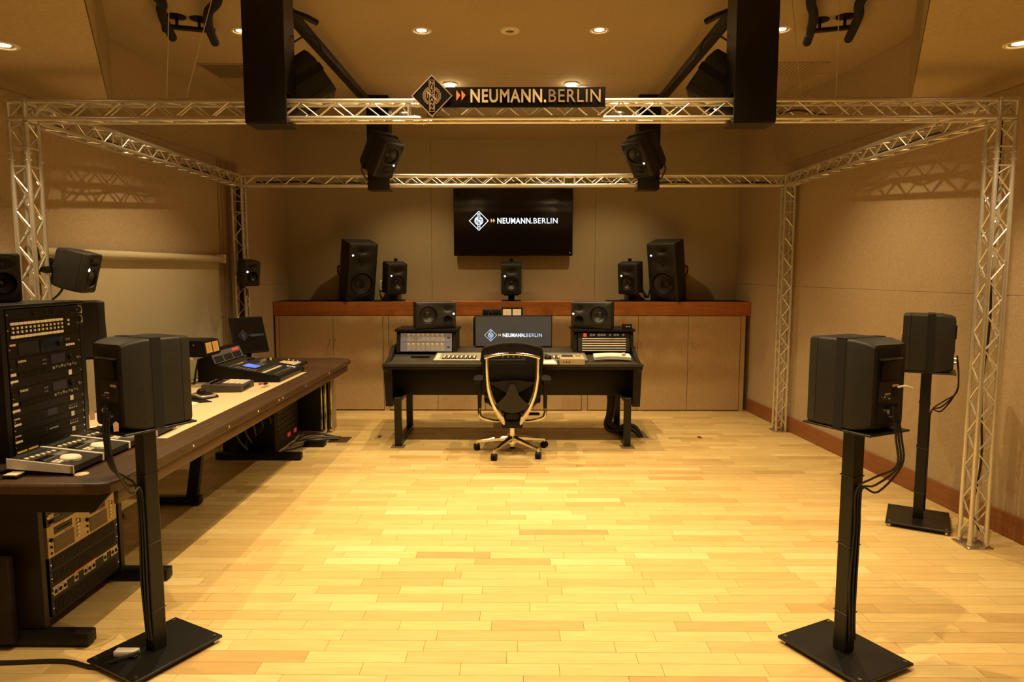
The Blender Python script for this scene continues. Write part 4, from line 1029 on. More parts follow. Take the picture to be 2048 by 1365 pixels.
for q in range(5): slab(T, 0.02+q*0.02, 0.032+q*0.02, 0.055, 0.07, 0.0, 0.004, 'key', 'cream', r, world=False)
for q in range(3):
    a = M(); a.cyl((-0.075+q*0.024, -0.112, 0.022), (-0.075+q*0.024, -0.108, 0.022), 0.006, 12); a.obj('jack', 'port', r)
r = thing('remote_controller', 'curved white remote controller with a knob at the right end of the console', 'controller', (0.855, 6.16, 0.775))
pts = []
for i in range(11):
    t = i/10; pts.append((-0.165+0.33*t, 0.045+0.03*(1-(2*t-1)**2)))
for i in range(11):
    t = 1-i/10; pts.append((-0.165+0.33*t, -0.075+0.035*(1-(2*t-1)**2)))
a = M(Matrix.Rotation(0.16, 4, 'X')); a.prism(pts, 0.028, lambda u, v, q: (u, v, q)); a.obj('body', 'white', r)
a = M(Matrix.Rotation(0.16, 4, 'X')); a.lathe([(0.019,0.028),(0.018,0.050),(0.014,0.055),(0,0.055)], 18, Matrix.Translation((0.105, -0.02, 0))); a.obj('knob', 'silver', r)
for q in range(9):
    a = M(Matrix.Rotation(0.16, 4, 'X')); a.bb((-0.135+q*0.023, -0.025, 0.028), (-0.119+q*0.023, -0.008, 0.031)); a.obj('key', 'cream', r)
cable('blue-black cable curling on the console before the white remote controller', [(0.59, 6.10, 0.752), (0.66, 6.06, 0.752), (0.72, 6.07, 0.753), (0.78, 6.10, 0.757)], 0.004)
# cable trunk under the console and its floor plate
r = thing('cable_bundle', 'thick bundle of black cables dropping from the console into a floor plate', 'cable bundle', (0.95, 6.45, 0))
rb = random.Random(4)
for i in range(13):
    ox, oy = rb.uniform(-0.055, 0.055), rb.uniform(-0.05, 0.05); oz = rb.uniform(0, 0.05)
    a = M(); a.tube([(0.87+ox, 6.50+oy, 0.50), (0.90+ox*0.8, 6.48+oy, 0.36), (0.885+ox*0.6, 6.46+oy, 0.20), (0.86+ox*0.7, 6.42+oy, 0.085+oz), (0.93+ox, 6.38+oy*0.5, 0.035+oz), (1.04, 6.40+oy, 0.05+oz*1.2), (1.11+ox*0.3, 6.38+oy, 0.045+oz), (1.165+ox*0.3, 6.345+oy*0.6, 0.008)], 0.014, 8, smooth=5)
    a.obj('cable', 'cable', r, True)
a = M(); a.bb((1.02, 6.29, 0.0003), (1.235, 6.575, 0.003)); tag(a.obj('floor_plate', 'plate'), 'grey metal floor plate where the console cables enter the floor', 'floor plate', 'metal plates in the floor')
a = M(); a.bb((-1.74, 6.10, 0.0003), (-1.56, 6.31, 0.003)); tag(a.obj('floor_plate', 'plated'), 'dark brown floor plate beside the flight case under the left desk', 'floor plate', 'metal plates in the floor')
a = M(); a.bb((-1.318, 6.29, 0.0003), (-1.290, 6.37, 0.003)); tag(a.obj('floor_plate', 'plated'), 'tiny dark slot in the floor left of the console', 'floor plate', 'metal plates in the floor')
a = M(); a.bb((1.70, 6.29, 0.0003), (1.735, 6.36, 0.003)); tag(a.obj('floor_plate', 'plated'), 'tiny dark slot in the floor right of the console', 'floor plate', 'metal plates in the floor')

# ------------------------------------------------------------------ office chair seen from behind
ch = thing('office_chair', 'office chair with polished metal back frame and black mesh in front of the console', 'chair', (CX, 5.81, 0))
hub = Vector((-0.045, 5.80, 0))
for ang in (26, 98, 170, 242, 314):
    t = math.radians(ang); d = Vector((math.cos(t), math.sin(t), 0)); n_ = Vector((-d.y, d.x, 0))
    a = M()
    rings = []
    for f, wd, ht, zc in ((0.02, 0.040, 0.050, 0.118), (0.12, 0.034, 0.040, 0.108), (0.22, 0.026, 0.028, 0.092), (0.315, 0.020, 0.020, 0.078)):
        c = hub+d*f+Z*zc
        rings.append([c+n_*wd/2*sx+Z*ht/2*sz for sx, sz in ((1,0.5),(0.5,1),(-0.5,1),(-1,0.5),(-1,-0.7),(1,-0.7))])
    a.loft(rings); leg = a.obj('base_leg', 'chrome', ch, True)
    c = hub+d*0.315
    a = M(); a.cyl(c+Z*0.045, c+Z*0.080, 0.009, 10); a.obj('stem', 'chrome', leg, True)
    wa = Vector((math.cos(t+0.5), math.sin(t+0.5), 0)) if ang not in (242, 314) else Vector((0.97, -0.24, 0))
    a = M()
    for q in (-1, 1):
        o = c+wa*0.013*q+Z*0.029
        a.cyl(o-wa*0.009, o+wa*0.009, 0.029, 20)
    a.cyl(c-wa*0.006+Z*0.032, c+wa*0.006+Z*0.032, 0.022, 12)
    a.obj('castor', 'rubber', leg, True)
a = M(); a.cyl(hub+Z*0.075, hub+Z*0.140, 0.038, 20, 0.032); a.obj('hub', 'chrome', ch, True)
a = M(); a.cyl(hub+Z*0.050, hub+Z*0.10, 0.026, 16); a.cyl(hub+Z*0.140, hub+Z*0.25, 0.024, 16); a.obj('gas_lift', 'chrome', ch, True)
a = M(); a.cyl(hub+Z*0.028, hub+Z*0.050, 0.022, 14); a.obj('lift_cap', 'rubber', ch, True)
a = M(); a.bb((CX-0.088, 5.66, 0.235), (CX+0.088, 5.93, 0.300), bev=0.012); a.bb((CX-0.075, 5.68, 0.30), (CX+0.075, 5.95, 0.395), bev=0.01); a.obj('mechanism', 'black', ch, True)
# polished back frame
armpts = [(-0.066, 5.675, 0.275), (-0.092, 5.650, 0.330), (-0.130, 5.622, 0.410), (-0.178, 5.598, 0.530), (-0.203, 5.580, 0.665), (-0.208, 5.568, 0.755), (-0.208, 5.560, 0.848)]
for s_ in (-1, 1):
    a = M(); a.tube([(CX-s_*p[0], p[1], p[2]) for p in armpts], 0.02, 10, smooth=4, flat=0.85, rs=[0.018, 0.030, 0.028, 0.023, 0.019, 0.017, 0.016]); a.obj('back_arm', 'chrome', ch, True)
a = M(); a.tube([(CX+x, 5.556-0.0*abs(x), z) for x, z in ((-0.228, 0.850), (-0.16, 0.868), (-0.08, 0.880), (0.0, 0.884), (0.08, 0.880), (0.16, 0.868), (0.228, 0.850))], 0.013, 10, smooth=3); a.obj('top_bar', 'chrome', ch, True)
for q in (-0.09, 0.09):
    a = M(); a.cyl((CX+q, 5.540, 0.879), (CX+q, 5.560, 0.879), 0.006, 10); a.obj('screw', 'black', ch, True)
a = M(); a.bb((CX-0.03, 5.541, 0.884), (CX+0.03, 5.556, 0.898), bev=0.003); a.obj('hanger', 'black', ch, True)
# mesh back: outline (half width, z) from top to bottom
prof = [(0.232, 0.925), (0.246, 0.87), (0.246, 0.83), (0.240, 0.76), (0.228, 0.68), (0.205, 0.58), (0.175, 0.50), (0.140, 0.455)]
def back_y(z): return 5.600+0.035*(0.93-z)+0.10*max(0, 0.62-z)**1.2
def topz(f): return 0.036*(1-f*f)
a = M(); prev = None
for i, (hw, z) in enumerate(prof):
    row = []
    for j in range(13):
        f = -1+j/6
        row.append(a._v((CX+hw*f, back_y(z)+0.035*(1-f*f), z+(topz(f) if i == 0 else 0))))
    if prev:
        for j in range(12): a._f([prev[j], prev[j+1], row[j+1], row[j]])
    prev = row
ex = bmesh.ops.extrude_face_region(a.bm, geom=a.bm.faces[:])
for v in ex['geom']:
    if isinstance(v, bmesh.types.BMVert): v.co.y += 0.004
a.obj('mesh_back', 'net', ch, True)
rim = [(CX-hw, back_y(z), z) for hw, z in reversed(prof)]+[(CX+0.232*f, back_y(0.93)+0.035*(1-f*f), 0.925+topz(f)) for f in (-0.75, -0.5, -0.25, 0, 0.25, 0.5, 0.75)]+[(CX+hw, back_y(z), z) for hw, z in prof]
a = M(); a.tube(rim, 0.013, 8, smooth=2); a.obj('back_rim', 'rubber', ch, True)
a = M(); a.prism([(-0.235, 0.925), (-0.245, 0.885)]+[(0.245*f, 0.868+0.028*(1-f*f)) for f in (-1, -0.5, 0, 0.5, 1)]+[(0.245, 0.885), (0.235, 0.925)]+[(0.235*f, 0.925+topz(f)) for f in (0.6, 0.3, 0, -0.3, -0.6)], 0.012, lambda u, v, q: (CX+u, 5.598+0.03*(1-(u/0.24)**2)+q, v)); a.obj('head_band', 'black', ch, True)
a = M(); a.prism([(-0.20, 0.640), (-0.05, 0.655), (0.06, 0.655), (0.20, 0.640), (0.09, 0.575), (0.05, 0.555), (-0.05, 0.555), (-0.09, 0.575)], 0.012, lambda u, v, q: (CX+u, 5.592+q, v)); a.obj('lumbar_wing', 'black', ch, True)
a = M(); a.prism([(0.0, 0.632), (0.022, 0.622), (0.055, 0.535), (0.10, 0.485), (0.135, 0.455), (0.10, 0.415), (0.045, 0.388), (0, 0.382), (-0.045, 0.388), (-0.10, 0.415), (-0.135, 0.455), (-0.10, 0.485), (-0.055, 0.535), (-0.022, 0.622)], 0.022, lambda u, v, q: (CX+u, 5.568+q+0.25*max(0, 0.6-v)*0.25, v)); a.obj('lumbar_pad', 'dkgrey', ch, True)
# seat
a = M(); sr = []
for y_, hw, z_ in ((5.64, 0.20, 0.455), (5.70, 0.235, 0.440), (5.85, 0.245, 0.435), (6.00, 0.245, 0.440), (6.09, 0.225, 0.430), (6.12, 0.19, 0.415)):
    sr.append([(CX+hw*f, y_, z_+0.030*abs(f)**3+dz) for f, dz in ((-1,0.018),(-0.6,0.022),(0,0.024),(0.6,0.022),(1,0.018),(1,-0.018),(0.6,-0.03),(0,-0.034),(-0.6,-0.03),(-1,-0.018))])
a.loft(sr); a.obj('seat', 'rubber', ch, True)
a = M(); a.loft([[(CX+x*f_, y_, z_) for x, z_ in ((-0.22,0.44),(0.22,0.44),(0.13,0.36),(-0.13,0.36))] for y_, f_ in ((5.68, 0.9), (5.80, 1.0), (6.02, 0.9))]); a.obj('seat_pan', 'black', ch, True)
for s_ in (-1, 1):
    x = CX+s_*0.287
    a = M(); a.loft([[(x+p[0], y_, z_+p[1]) for p in rrect(w_, 0.034, 0.012, 2)] for y_, w_, z_ in ((5.62, 0.05, 0.640), (5.65, 0.085, 0.642), (5.82, 0.09, 0.645), (5.88, 0.06, 0.643))]); a.obj('armrest_pad', 'rubber', ch, True)
    a = M(); a.lathe([(0.030,0.0),(0.036,0.018),(0.020,0.018)], 14, Matrix.Translation((x-s_*0.005, 5.74, 0.606))); a.obj('armrest_collar', 'dkgrey', ch, True)
    a = M(); a.loft([[(x-s_*0.008+p[0], 5.74+p[1], z_) for p in rrect(w_, 0.055, 0.008, 2)] for z_, w_ in ((0.40, 0.030), (0.50, 0.034), (0.61, 0.038))]); a.obj('armrest_post', 'black', ch, True)
    a = M(); a.tube([(x-s_*0.008, 5.74, 0.42), (x-s_*0.006, 5.735, 0.36), (x-s_*0.022, 5.73, 0.318), (x-s_*0.07, 5.725, 0.300), (x-s_*0.14, 5.73, 0.285), (x-s_*0.20, 5.74, 0.285)], 0.015, 10, smooth=4); a.obj('armrest_arm', 'chrome', ch, True)
a = M(); a.bb((CX+0.11, 5.80, 0.318), (CX+0.235, 5.84, 0.340), bev=0.008); a.obj('height_lever', 'black', ch, True)

# ------------------------------------------------------------------ long desk along the left wall
DZ = 0.72
dk = thing('side_desk', 'long dark brown desk with pale inlay along the left wall', 'desk', (-2.06, 4.6, 0))
XB, XF, Y0, Y1 = -2.545, -1.605, 2.605, 6.60
a = M()
top = [(XB, Y0), (XF-0.05, Y0), (XF-0.012, Y0+0.022), (XF, Y0+0.075), (XF, Y1-0.10), (XF-0.03, Y1-0.03), (XF-0.10, Y1), (XB, Y1)]
rings = []
for z, ins in ((DZ-0.050, 0.012), (DZ-0.040, 0.0), (DZ-0.012, 0.0), (DZ-0.004, 0.005), (DZ, 0.014)):
    cx_, cy_ = (XB+XF)/2, (Y0+Y1)/2
    rings.append([(x+(ins if x < cx_ else -ins), y+(ins if y < cy_ else -ins), z) for x, y in top])
a.loft(rings); a.obj('tabletop', 'darkwood', dk, True)
a = M(); a.bb((-2.50, 3.345, DZ-0.002), (-1.757, 5.62, DZ+0.0012)); a.obj('inlay', 'inset', dk, True)
a = M(); a.bb((XF-0.050, Y0+0.10, DZ-0.115), (XF-0.030, Y1-0.10, DZ-0.050), bev=0.002); a.obj('apron', 'darkwood2', dk, True)
a = M(); a.prism([(XB, DZ-0.05), (XF-0.02, DZ-0.05), (XF-0.085, DZ-0.125), (XB, DZ-0.125)], 0.02, lambda u, v, q: (u, Y0+0.025+q, v)); a.obj('end_apron', 'umber', dk, True)
a = M(); a.bb((XB, 2.640, 0.03), (-2.065, 2.675, 0.395), bev=0.004); a.obj('end_panel', 'umber', dk, True)
for yl, xe in ((2.70, -1.775), (3.31, -1.760), (4.42, -2.115), (5.53, -1.790)):
    a = M(); a.bb((-2.50, yl-0.03, 0.008), (xe, yl+0.03, 0.062), bev=0.006); ft = a.obj('foot', 'black', dk, True)
    a = M(); a.cyl((xe-0.05, yl, 0.0), (xe-0.05, yl, 0.010), 0.022, 14); a.obj('glide', 'rubber', ft, True)
    xc = -2.17 if xe < -2 else -2.35
    a = M(); a.loft([[(x+p[0], yl+p[1], z) for p in rrect(0.075, 0.045, 0.006, 2)] for x, z in ((xc, 0.06), (xc+0.10, DZ-0.05))]); a.obj('leg', 'black', dk, True)
bm_ = M(); bm_.lathe([(0.0,0.004),(0.005,0.003),(0.007,0.0)], 12); sme = bm_.mesh('edge_screw', 'steel')
for y in (3.30, 3.72, 4.15, 4.52, 4.60, 5.10, 5.75, 6.25):
    o = link('edge_screw', sme, dk); o.matrix_parent_inverse = full(dk).inverted(); o.location = (XF+0.0005, y, DZ-0.026); o.rotation_euler = (0, PI/2, 0)
for y, t in ((3.60, 'near'), (4.88, 'far')):
    a = M(); a.bb((-1.850, y-0.055, DZ+0.0015), (-1.815, y+0.055, DZ+0.0035)); a.obj('cable_slot', 'champ', dk, True)
# things lying on the desk
a = M(); a.lathe([(0,0.0025),(0.026,0.0025),(0.028,0.0003),(0,0.0003)], 28, Matrix.Translation((-1.800, 2.735, DZ))); MT['pale'] = mat('pale_yellow_sticker', (0.85, 0.78, 0.45), 0.5); tag(a.obj('round_sticker', 'pale'), 'round pale yellow sticker on the near desk corner', 'sticker')
r = thing('memory_box', 'tiny cream plastic box with black base on the near left desk edge', 'box', (-2.045, 2.690, DZ))
a = M(); a.bb((-0.030, -0.028, 0.0005), (0.030, 0.028, 0.012), bev=0.002); a.obj('base', 'black', r)
a = M(); a.bb((-0.028, -0.026, 0.012), (0.024, 0.026, 0.017), bev=0.001); a.obj('lid', 'cream', r)
# four transport decks with white jog wheels
DKT = None
for i, (yd, lab) in enumerate(((2.712, 'nearest black transport remote with white jog wheel and silver side on the desk'), (2.917, 'second black transport remote from the desk corner, with white jog wheel'), (3.122, 'third black transport remote from the desk corner, beside the stand post'), (3.345, 'farthest black transport remote, on the pale inlay right of the stand post'))):
    if DKT is None:
        r = DKT = thing('transport_remote', lab, 'remote control', (-1.955, yd, DZ+0.0005), 0, 'transport remotes')
        a = M(); a.prism([(-0.125, 0.0), (0.075, 0.0), (0.135, 0.012), (0.135, 0.036), (-0.135, 0.066), (-0.135, 0.030)], 0.192, lambda u, v, q: (u, 0.006+q, v)); a.obj('body', 'dkgrey', r)
        for q0, q1 in ((0.0, 0.006), (0.198, 0.204)):
            a = M(); a.prism([(-0.137, 0.028), (0.137, 0.008), (0.137, 0.040), (-0.137, 0.070)], q1-q0, lambda u, v, q: (u, q0+q, v)); a.obj('side_cheek', 'white', r)
        T = basis((-0.135, 0.006, 0.0665), (0.27, 0, -0.03), (0, 1, 0))
        a = M(T); a.lathe([(0.040,0.0),(0.040,0.010),(0.036,0.014),(0.0,0.014)], 26, Matrix.Translation((0.205, 0.085, 0))); a.obj('jog_wheel', 'white', r)
        a = M(T); a.bb((0.150, 0.105, 0.0), (0.166, 0.122, 0.006)); a.obj('record_key', 'redp', r)
        for c in range(6):
            a = M(T); a.bb((0.055+c*0.004, 0.016+c*0.027, 0.0), (0.069+c*0.004, 0.030+c*0.027, 0.005)); a.obj('key', 'cream', r)
        for c in range(5):
            for q in range(3):
                a = M(T); a.bb((0.100+q*0.016, 0.020+c*0.016, 0.0), (0.111+q*0.016, 0.031+c*0.016, 0.005)); a.obj('key', 'black' if q < 2 else 'grey', r)
        for c in range(4):
            a = M(T); a.bb((0.168+0.02*(c//2), 0.014+0.022*(c%2), 0.0), (0.182+0.02*(c//2), 0.030+0.022*(c%2), 0.005)); a.obj('key', 'white', r)
        a = M(T); a.bb((0.010, 0.01, 0.0), (0.038, 0.185, 0.002)); a.obj('display', 'port', r)
        a = M(T); a.bb((0.105, 0.115, 0.0), (0.140, 0.18, 0.0012)); a.obj('printed_panel', 'grey', r)
    else:
        r = dup(DKT, lab); r.location = (-1.955 if i < 3 else -1.945, yd, DZ+0.0005 if i < 3 else DZ+0.002)
a = M(); a.prism([(-2.12, 3.62), (-1.985, 3.76), (-2.04, 4.29), (-2.26, 4.31), (-2.40, 3.9)], 0.0008, lambda u, v, q: (u, v, DZ+0.0015+q)); tag(a.obj('paper_sheet', 'paper'), 'white sheet of paper on the pale inlay behind the front left loudspeaker', 'paper')
a = M(); a.prism([(-2.24, 3.42), (-2.06, 3.44), (-2.08, 3.60), (-2.30, 3.60)], 0.0008, lambda u, v, q: (u, v, DZ+0.0015+q)); tag(a.obj('paper_sheet', 'paper'), 'white notes sheet on the inlay right below the tall rack', 'paper')
r = thing('trackball', 'black and silver trackball mouse on the pale desk inlay', 'trackball', (-2.10, 4.46, DZ+0.0015), -0.5)
a = M(); a.loft([[(p[0], p[1], z) for p in rrect(w_, h_, 0.03, 3)] for z, w_, h_ in ((0.0, 0.19, 0.15), (0.010, 0.19, 0.15), (0.022, 0.16, 0.12), (0.030, 0.10, 0.09))]); a.obj('base', 'black', r)
a = M(); a.tube([(-0.08, -0.055, 0.016), (0.0, -0.048, 0.024), (0.075, -0.052, 0.016), (0.085, 0.04, 0.014)], 0.010, 8, smooth=4); a.obj('side_trim', 'silver', r)
a = M(); a.lathe([(0.0,0.062),(0.016,0.059),(0.027,0.048),(0.030,0.036),(0.028,0.024)], 22); a.obj('ball', 'blackg', r)
a = M(); a.prism([(-0.10, -0.10), (0.16, -0.13), (0.20, -0.07), (-0.10, 0.0)], 0.004, lambda u, v, q: (u, v, q)); a.obj('wrist_pad', 'rubber', r)
cable('white cable lying across the pale inlay behind the trackball', [(-2.20, 4.55, DZ+0.006), (-2.28, 4.60, DZ+0.006), (-2.40, 4.62, DZ+0.006), (-2.48, 4.60, DZ+0.006)], 0.0035, 'white')
# small controller with pale pads
r = thing('pad_controller', 'small brown-black controller with pale keys and knobs on the desk inlay', 'controller', (-2.055, 4.78, DZ+0.0015), 0.06)
a = M(); a.prism([(-0.135, 0.0), (0.135, 0.0), (0.135, 0.044), (-0.135, 0.054)], 0.27, lambda u, v, q: (u, -0.135+q, v)); a.obj('body', 'browngrey', r)
T = basis((-0.135, -0.135, 0.0545), (0.27, 0, -0.010), (0, 1, 0))
for c in range(4):
    for q in range(4):
        a = M(T); a.bb((0.110+c*0.037, 0.085+q*0.044, 0.0), (0.142+c*0.037, 0.122+q*0.044, 0.004)); a.obj('key', 'cream', r)
for c in range(5):
    a = M(T); a.lathe([(0.009,0),(0.008,0.016),(0,0.016)], 12, Matrix.Translation((0.055, 0.04+c*0.048, 0))); a.obj('knob', 'black', r)
a = M(T); a.bb((0.075, 0.05, 0.0), (0.100, 0.20, 0.003)); a.obj('display', 'port', r)
a = M(); a.bb((0.1345, -0.09, 0.012), (0.1365, 0.05, 0.034)); a.obj('port_row', 'port', r)
for x, m_, t in ((-1.905, 'redp', 'tiny red plug cap lying on the inlay before the mixer'), (-1.868, 'black', 'tiny black plug cap lying on the inlay before the mixer')):
    a = M(); a.cyl((x-0.010, 4.975, DZ+0.010), (x+0.010, 4.985, DZ+0.010), 0.008, 10); a.cyl((x+0.010, 4.985, DZ+0.010), (x+0.018, 4.989, DZ+0.010), 0.005, 8); tag(a.obj('plug_cap', m_), t, 'plug', 'small plug caps')
# digital mixer: operator side is +X, back to the wall
mx = thing('digital_mixer', 'black digital mixing desk with glowing blue screen and many faders on left desk', 'mixer', (-2.08, 5.36, DZ))
YA, YZ = 5.085, 5.665
ins = 0.02
a = M(); a.prism([(-2.415, 0.0), (-1.800, 0.0), (-1.785, 0.030), (-1.800, 0.042), (-2.290, 0.128), (-2.330, 0.225), (-2.385, 0.235), (-2.415, 0.20)], YZ-YA, lambda u, v, q: (u, YA+q, DZ+0.002+v)); a.obj('body', 'black', mx, True)
T = basis((-1.800, YA, DZ+0.0445), (0, 1, 0), (-0.490, 0, 0.086))      # u along Y, v up the slope, n up
slab(T, 0.015, 0.565, 0.010, 0.480, 0.0, 0.002, 'panel', 'dkgrey', mx)
def mslab(u0, u1, v0, v1, w1, nm, m_): slab(T, u0, u1, v0, v1, 0.002, w1, nm, m_, mx)
for c in range(17):
    u = 0.030+c*0.0235
    slab(T, u+0.008, u+0.011, 0.03, 0.115, 0.002, 0.0025, 'fader_slot', 'port', mx)
    slab(T, u+0.0035, u+0.0155, 0.034+0.0*c, 0.050, 0.002, 0.012, 'fader_cap', 'grey', mx)
    mslab(u+0.003, u+0.017, 0.122, 0.134, 0.006, 'key', 'cream'); mslab(u+0.003, u+0.017, 0.160, 0.170, 0.005, 'key', 'grey')
for c in range(8): mslab(0.455+0.012*(c%2)+0.0, 0.463+0.012*(c%2), 0.03+0.018*(c//2), 0.042+0.018*(c//2), 0.007, 'key', 'tvb' if c % 3 == 0 else 'cream')
mslab(0.030, 0.430, 0.138, 0.146, 0.003, 'scribble_strip', 'cream')
mslab(0.120, 0.270, 0.225, 0.350, 0.006, 'screen_bezel', 'port'); slab(T, 0.140, 0.262, 0.238, 0.340, 0.006, 0.008, 'lcd_screen', 'lcdblue', mx)
for c in range(10): mslab(0.285+0.022*(c%5), 0.300+0.022*(c%5), 0.24+0.03*(c//5), 0.258+0.03*(c//5), 0.008, 'key', 'blue' if c % 2 else 'grey')
for c in range(3): knob(T, 0.43+0.04*c, 0.30, 0.010, 0.022, 'silver', mx)
for c in range(14): mslab(0.030+c*0.024, 0.046+c*0.024, 0.385, 0.398, 0.006, 'key', 'yellow' if 5 < c < 11 else 'grey')
for c in range(7): knob(T, 0.41+0.02*c, 0.40, 0.006, 0.012, 'black', mx)
for c in range(6): mslab(0.03, 0.10, 0.20+0.028*c, 0.215+0.028*c, 0.005, 'key', 'grey')
TM = basis((-2.290+0.002, YA, DZ+0.131), (0, 1, 0), (-0.040, 0, 0.097))
slab(TM, 0.02, 0.56, 0.006, 0.098, 0.0, 0.002, 'meter_bridge', 'grey', mx)
for c in range(3): slab(TM, 0.04+c*0.17, 0.19+c*0.17, 0.012, 0.060, 0.002, 0.003, 'level_meter', 'port', mx)
slab(TM, 0.400, 0.520, 0.070, 0.092, 0.002, 0.004, 'led_display', 'ledred', mx)
# VU box on a white shelf stand behind the mixer
st = thing('shelf_stand', 'white plastic shelf stand carrying the amber meter box', 'stand', (-2.45, 4.95, DZ))
a = M(); a.bb((-2.535, 4.84, DZ+0.200), (-2.330, 5.08, DZ+0.222), bev=0.003); a.obj('shelf', 'white', st, True)
for y in (4.86, 5.03):
    a = M(); a.bb((-2.52, y, DZ+0.0005), (-2.47, y+0.03, DZ+0.200), bev=0.003); a.obj('leg', 'white', st, True)
vu = thing('vu_meter_box', 'black box with two glowing amber level meters behind the mixer', 'meter', (-2.37, 4.97, DZ+0.222))
a = M(); a.prism([(-2.530, 0.0), (-2.245, 0.0), (-2.235, 0.012), (-2.250, 0.110), (-2.285, 0.118), (-2.510, 0.118)], 0.245, lambda u, v, q: (u, 4.845+q, DZ+0.2225+v)); a.obj('case', 'black', vu, True)
T = basis((-2.2345, 4.845, DZ+0.2355), (0, 1, 0), (-0.015, 0, 0.098))
for q in range(2):
    slab(T, 0.022+q*0.110, 0.112+q*0.110, 0.012, 0.088, 0.0, 0.002, 'meter_face', 'vu', vu)
    a = M(T); a.bb((0.060+q*0.11, 0.03, 0.002), (0.063+q*0.11, 0.07, 0.003)); a.obj('needle', 'redp', vu, True)
for q in range(2):
    a = M(); a.cyl((-2.46+q*0.14, 4.838, DZ+0.31), (-2.46+q*0.14, 4.845, DZ+0.31), 0.006, 10); a.obj('screw', 'steel', vu, True)
cable('black cables hanging behind the left end of the mixer', [(-2.39, 5.06, DZ+0.19), (-2.40, 5.03, DZ+0.10), (-2.41, 5.02, DZ+0.02), (-2.40, 4.98, DZ+0.008)], 0.008)
# slim computer screen leaning on the far desk
m2 = thing('computer_screen', 'small tilted dark screen with dim emblem behind the digital mixer', 'monitor', (-2.33, 5.83, DZ))
nv = Vector((0.80, -0.585, 0.0)).normalized(); up = Vector((-0.30*nv.x, -0.30*nv.y, 0.954)).normalized()
cen = Vector((-2.275, 5.76, 1.02)); ux = Vector((-nv.y, nv.x, 0))
TS = basis(cen, ux, up)
WS, HS_ = 0.310, 0.315
slab(TS, -WS/2, WS/2, -HS_/2, HS_/2, -0.022, 0.0, 'housing', 'black', m2, 0.004)
slab(TS, -WS/2+0.010, WS/2-0.010, -HS_/2+0.014, HS_/2-0.010, 0.0, 0.0008, 'screen', 'blackg', m2)
emblem(TS @ Matrix.Translation((-0.060, 0.0, 0.001)), 0.046, 'dimw', m2, None, 0.0005)
wordmark(TS @ Matrix.Translation((0.0, -0.015, 0.001)), -0.008, 0.130, 0.022, 'dimw', 'dimw', 'dimw', m2, 0.0005)
a = M(); a.cyl(cen-Vector(nv)*0.03-up*0.10, (cen.x-nv.x*0.06, cen.y-nv.y*0.06, DZ+0.02), 0.022, 12); a.obj('neck', 'black', m2, True)
a = M(); a.lathe([(0,0.018),(0.06,0.016),(0.10,0.004),(0.10,0.0005),(0,0.0005)], 24, Matrix.Translation((cen.x-nv.x*0.06, cen.y-nv.y*0.06, DZ))); a.obj('base', 'black', m2, True)
a = M(TS)
for q in range(2): a.cyl((-WS/2-0.008, -0.01-0.03*q, -0.012), (-WS/2, -0.01-0.03*q, -0.012), 0.005, 8)
a.obj('side_button', 'black', m2, True)
# dark control panel with pale keys behind the mixer
r = thing('key_panel', 'low dark control panel with rows of pale keys behind the mixer', 'controller', (-2.15, 5.98, DZ))
a = M(); a.prism([(-0.21, 0.0), (0.23, 0.0), (0.23, 0.022), (-0.21, 0.052)], 0.40, lambda u, v, q: (u, -0.20+q, v+0.0005)); a.obj('body', 'dkgrey', r)
T = basis((0.23, -0.20, 0.0235), (0, 1, 0), (-0.44, 0, 0.03))
for c in range(7):
    for q in range(5): slab(T, 0.03+c*0.035, 0.058+c*0.035, 0.02+q*0.033, 0.045+q*0.033, 0.0, 0.008, 'key', 'cream', r, world=False)
for c in range(5): knob(T, 0.05+c*0.06, 0.30, 0.009, 0.022, 'black' if c % 2 else 'white', r, world=False)
for c in range(3): knob(T, 0.30+c*0.03, 0.06+c*0.05, 0.007, 0.012, 'white', r, world=False)

# ------------------------------------------------------------------ equipment rack standing on the desk
def rack(name, label, xf, y0, y1, z0, z1, depth, fm='blackm'):
    r = thing(name, label, 'equipment rack', (xf-depth/2, (y0+y1)/2, z0))
    for ya, yb in ((y0, y0+0.030), (y1-0.030, y1)):
        a = M(); a.bb((xf-depth, ya, z0), (xf+0.004, yb, z1), bev=0.002, seg=1); a.obj('side_panel', fm, r, True)
    a = M(); a.bb((xf-depth, y0, z1-0.012), (xf+0.010, y1, z1+0.004), bev=0.002, seg=1); a.obj('top_panel', fm, r, True)
    a = M(); a.bb((xf-depth, y0+0.03, z0), (xf-0.02, y1-0.03, z0+0.02)); a.obj('bottom_panel', fm, r, True)
    a = M(); a.bb((xf-depth, y0+0.03, z0+0.02), (xf-depth+0.01, y1-0.03, z1-0.012)); a.obj('back_panel', fm, r, True)
    return r
XR_, RY0, RY1, RZ1 = -2.212, 2.885, 3.445, 1.405
rk = rack('desk_rack', 'tall black rack of recorders standing on the left desk', XR_, RY0, RY1, DZ+0.001, RZ1, 0.335)
UY0 = RY0+0.036; UW = 0.488
def TU(z): return basis((XR_, UY0, z), (0, 1, 0), (0, 0, 1))
def unit(z0, z1, m_, parent=None, T=None, w0=-0.10, name='rack_unit', wd=UW):
    T = T or TU(z0); p = parent or rk
    o = slab(T, 0, wd, 0.0008, z1-z0-0.0008, w0, 0.004, name, m_, p)
    for u in (0.008, wd-0.008):
        q = M(T)
        q.lathe([(0.0045,0.004),(0.0035,0.0065),(0,0.0065)], 8, Matrix.Translation((u, (z1-z0)*0.5, 0))); q.obj('screw', 'steel', o, True)
    return o, T
def sub(T, o, u0, u1, v0, v1, nm, m_, w1=0.006): return slab(T, u0, u1, v0, v1, 0.004, w1, nm, m_, o)
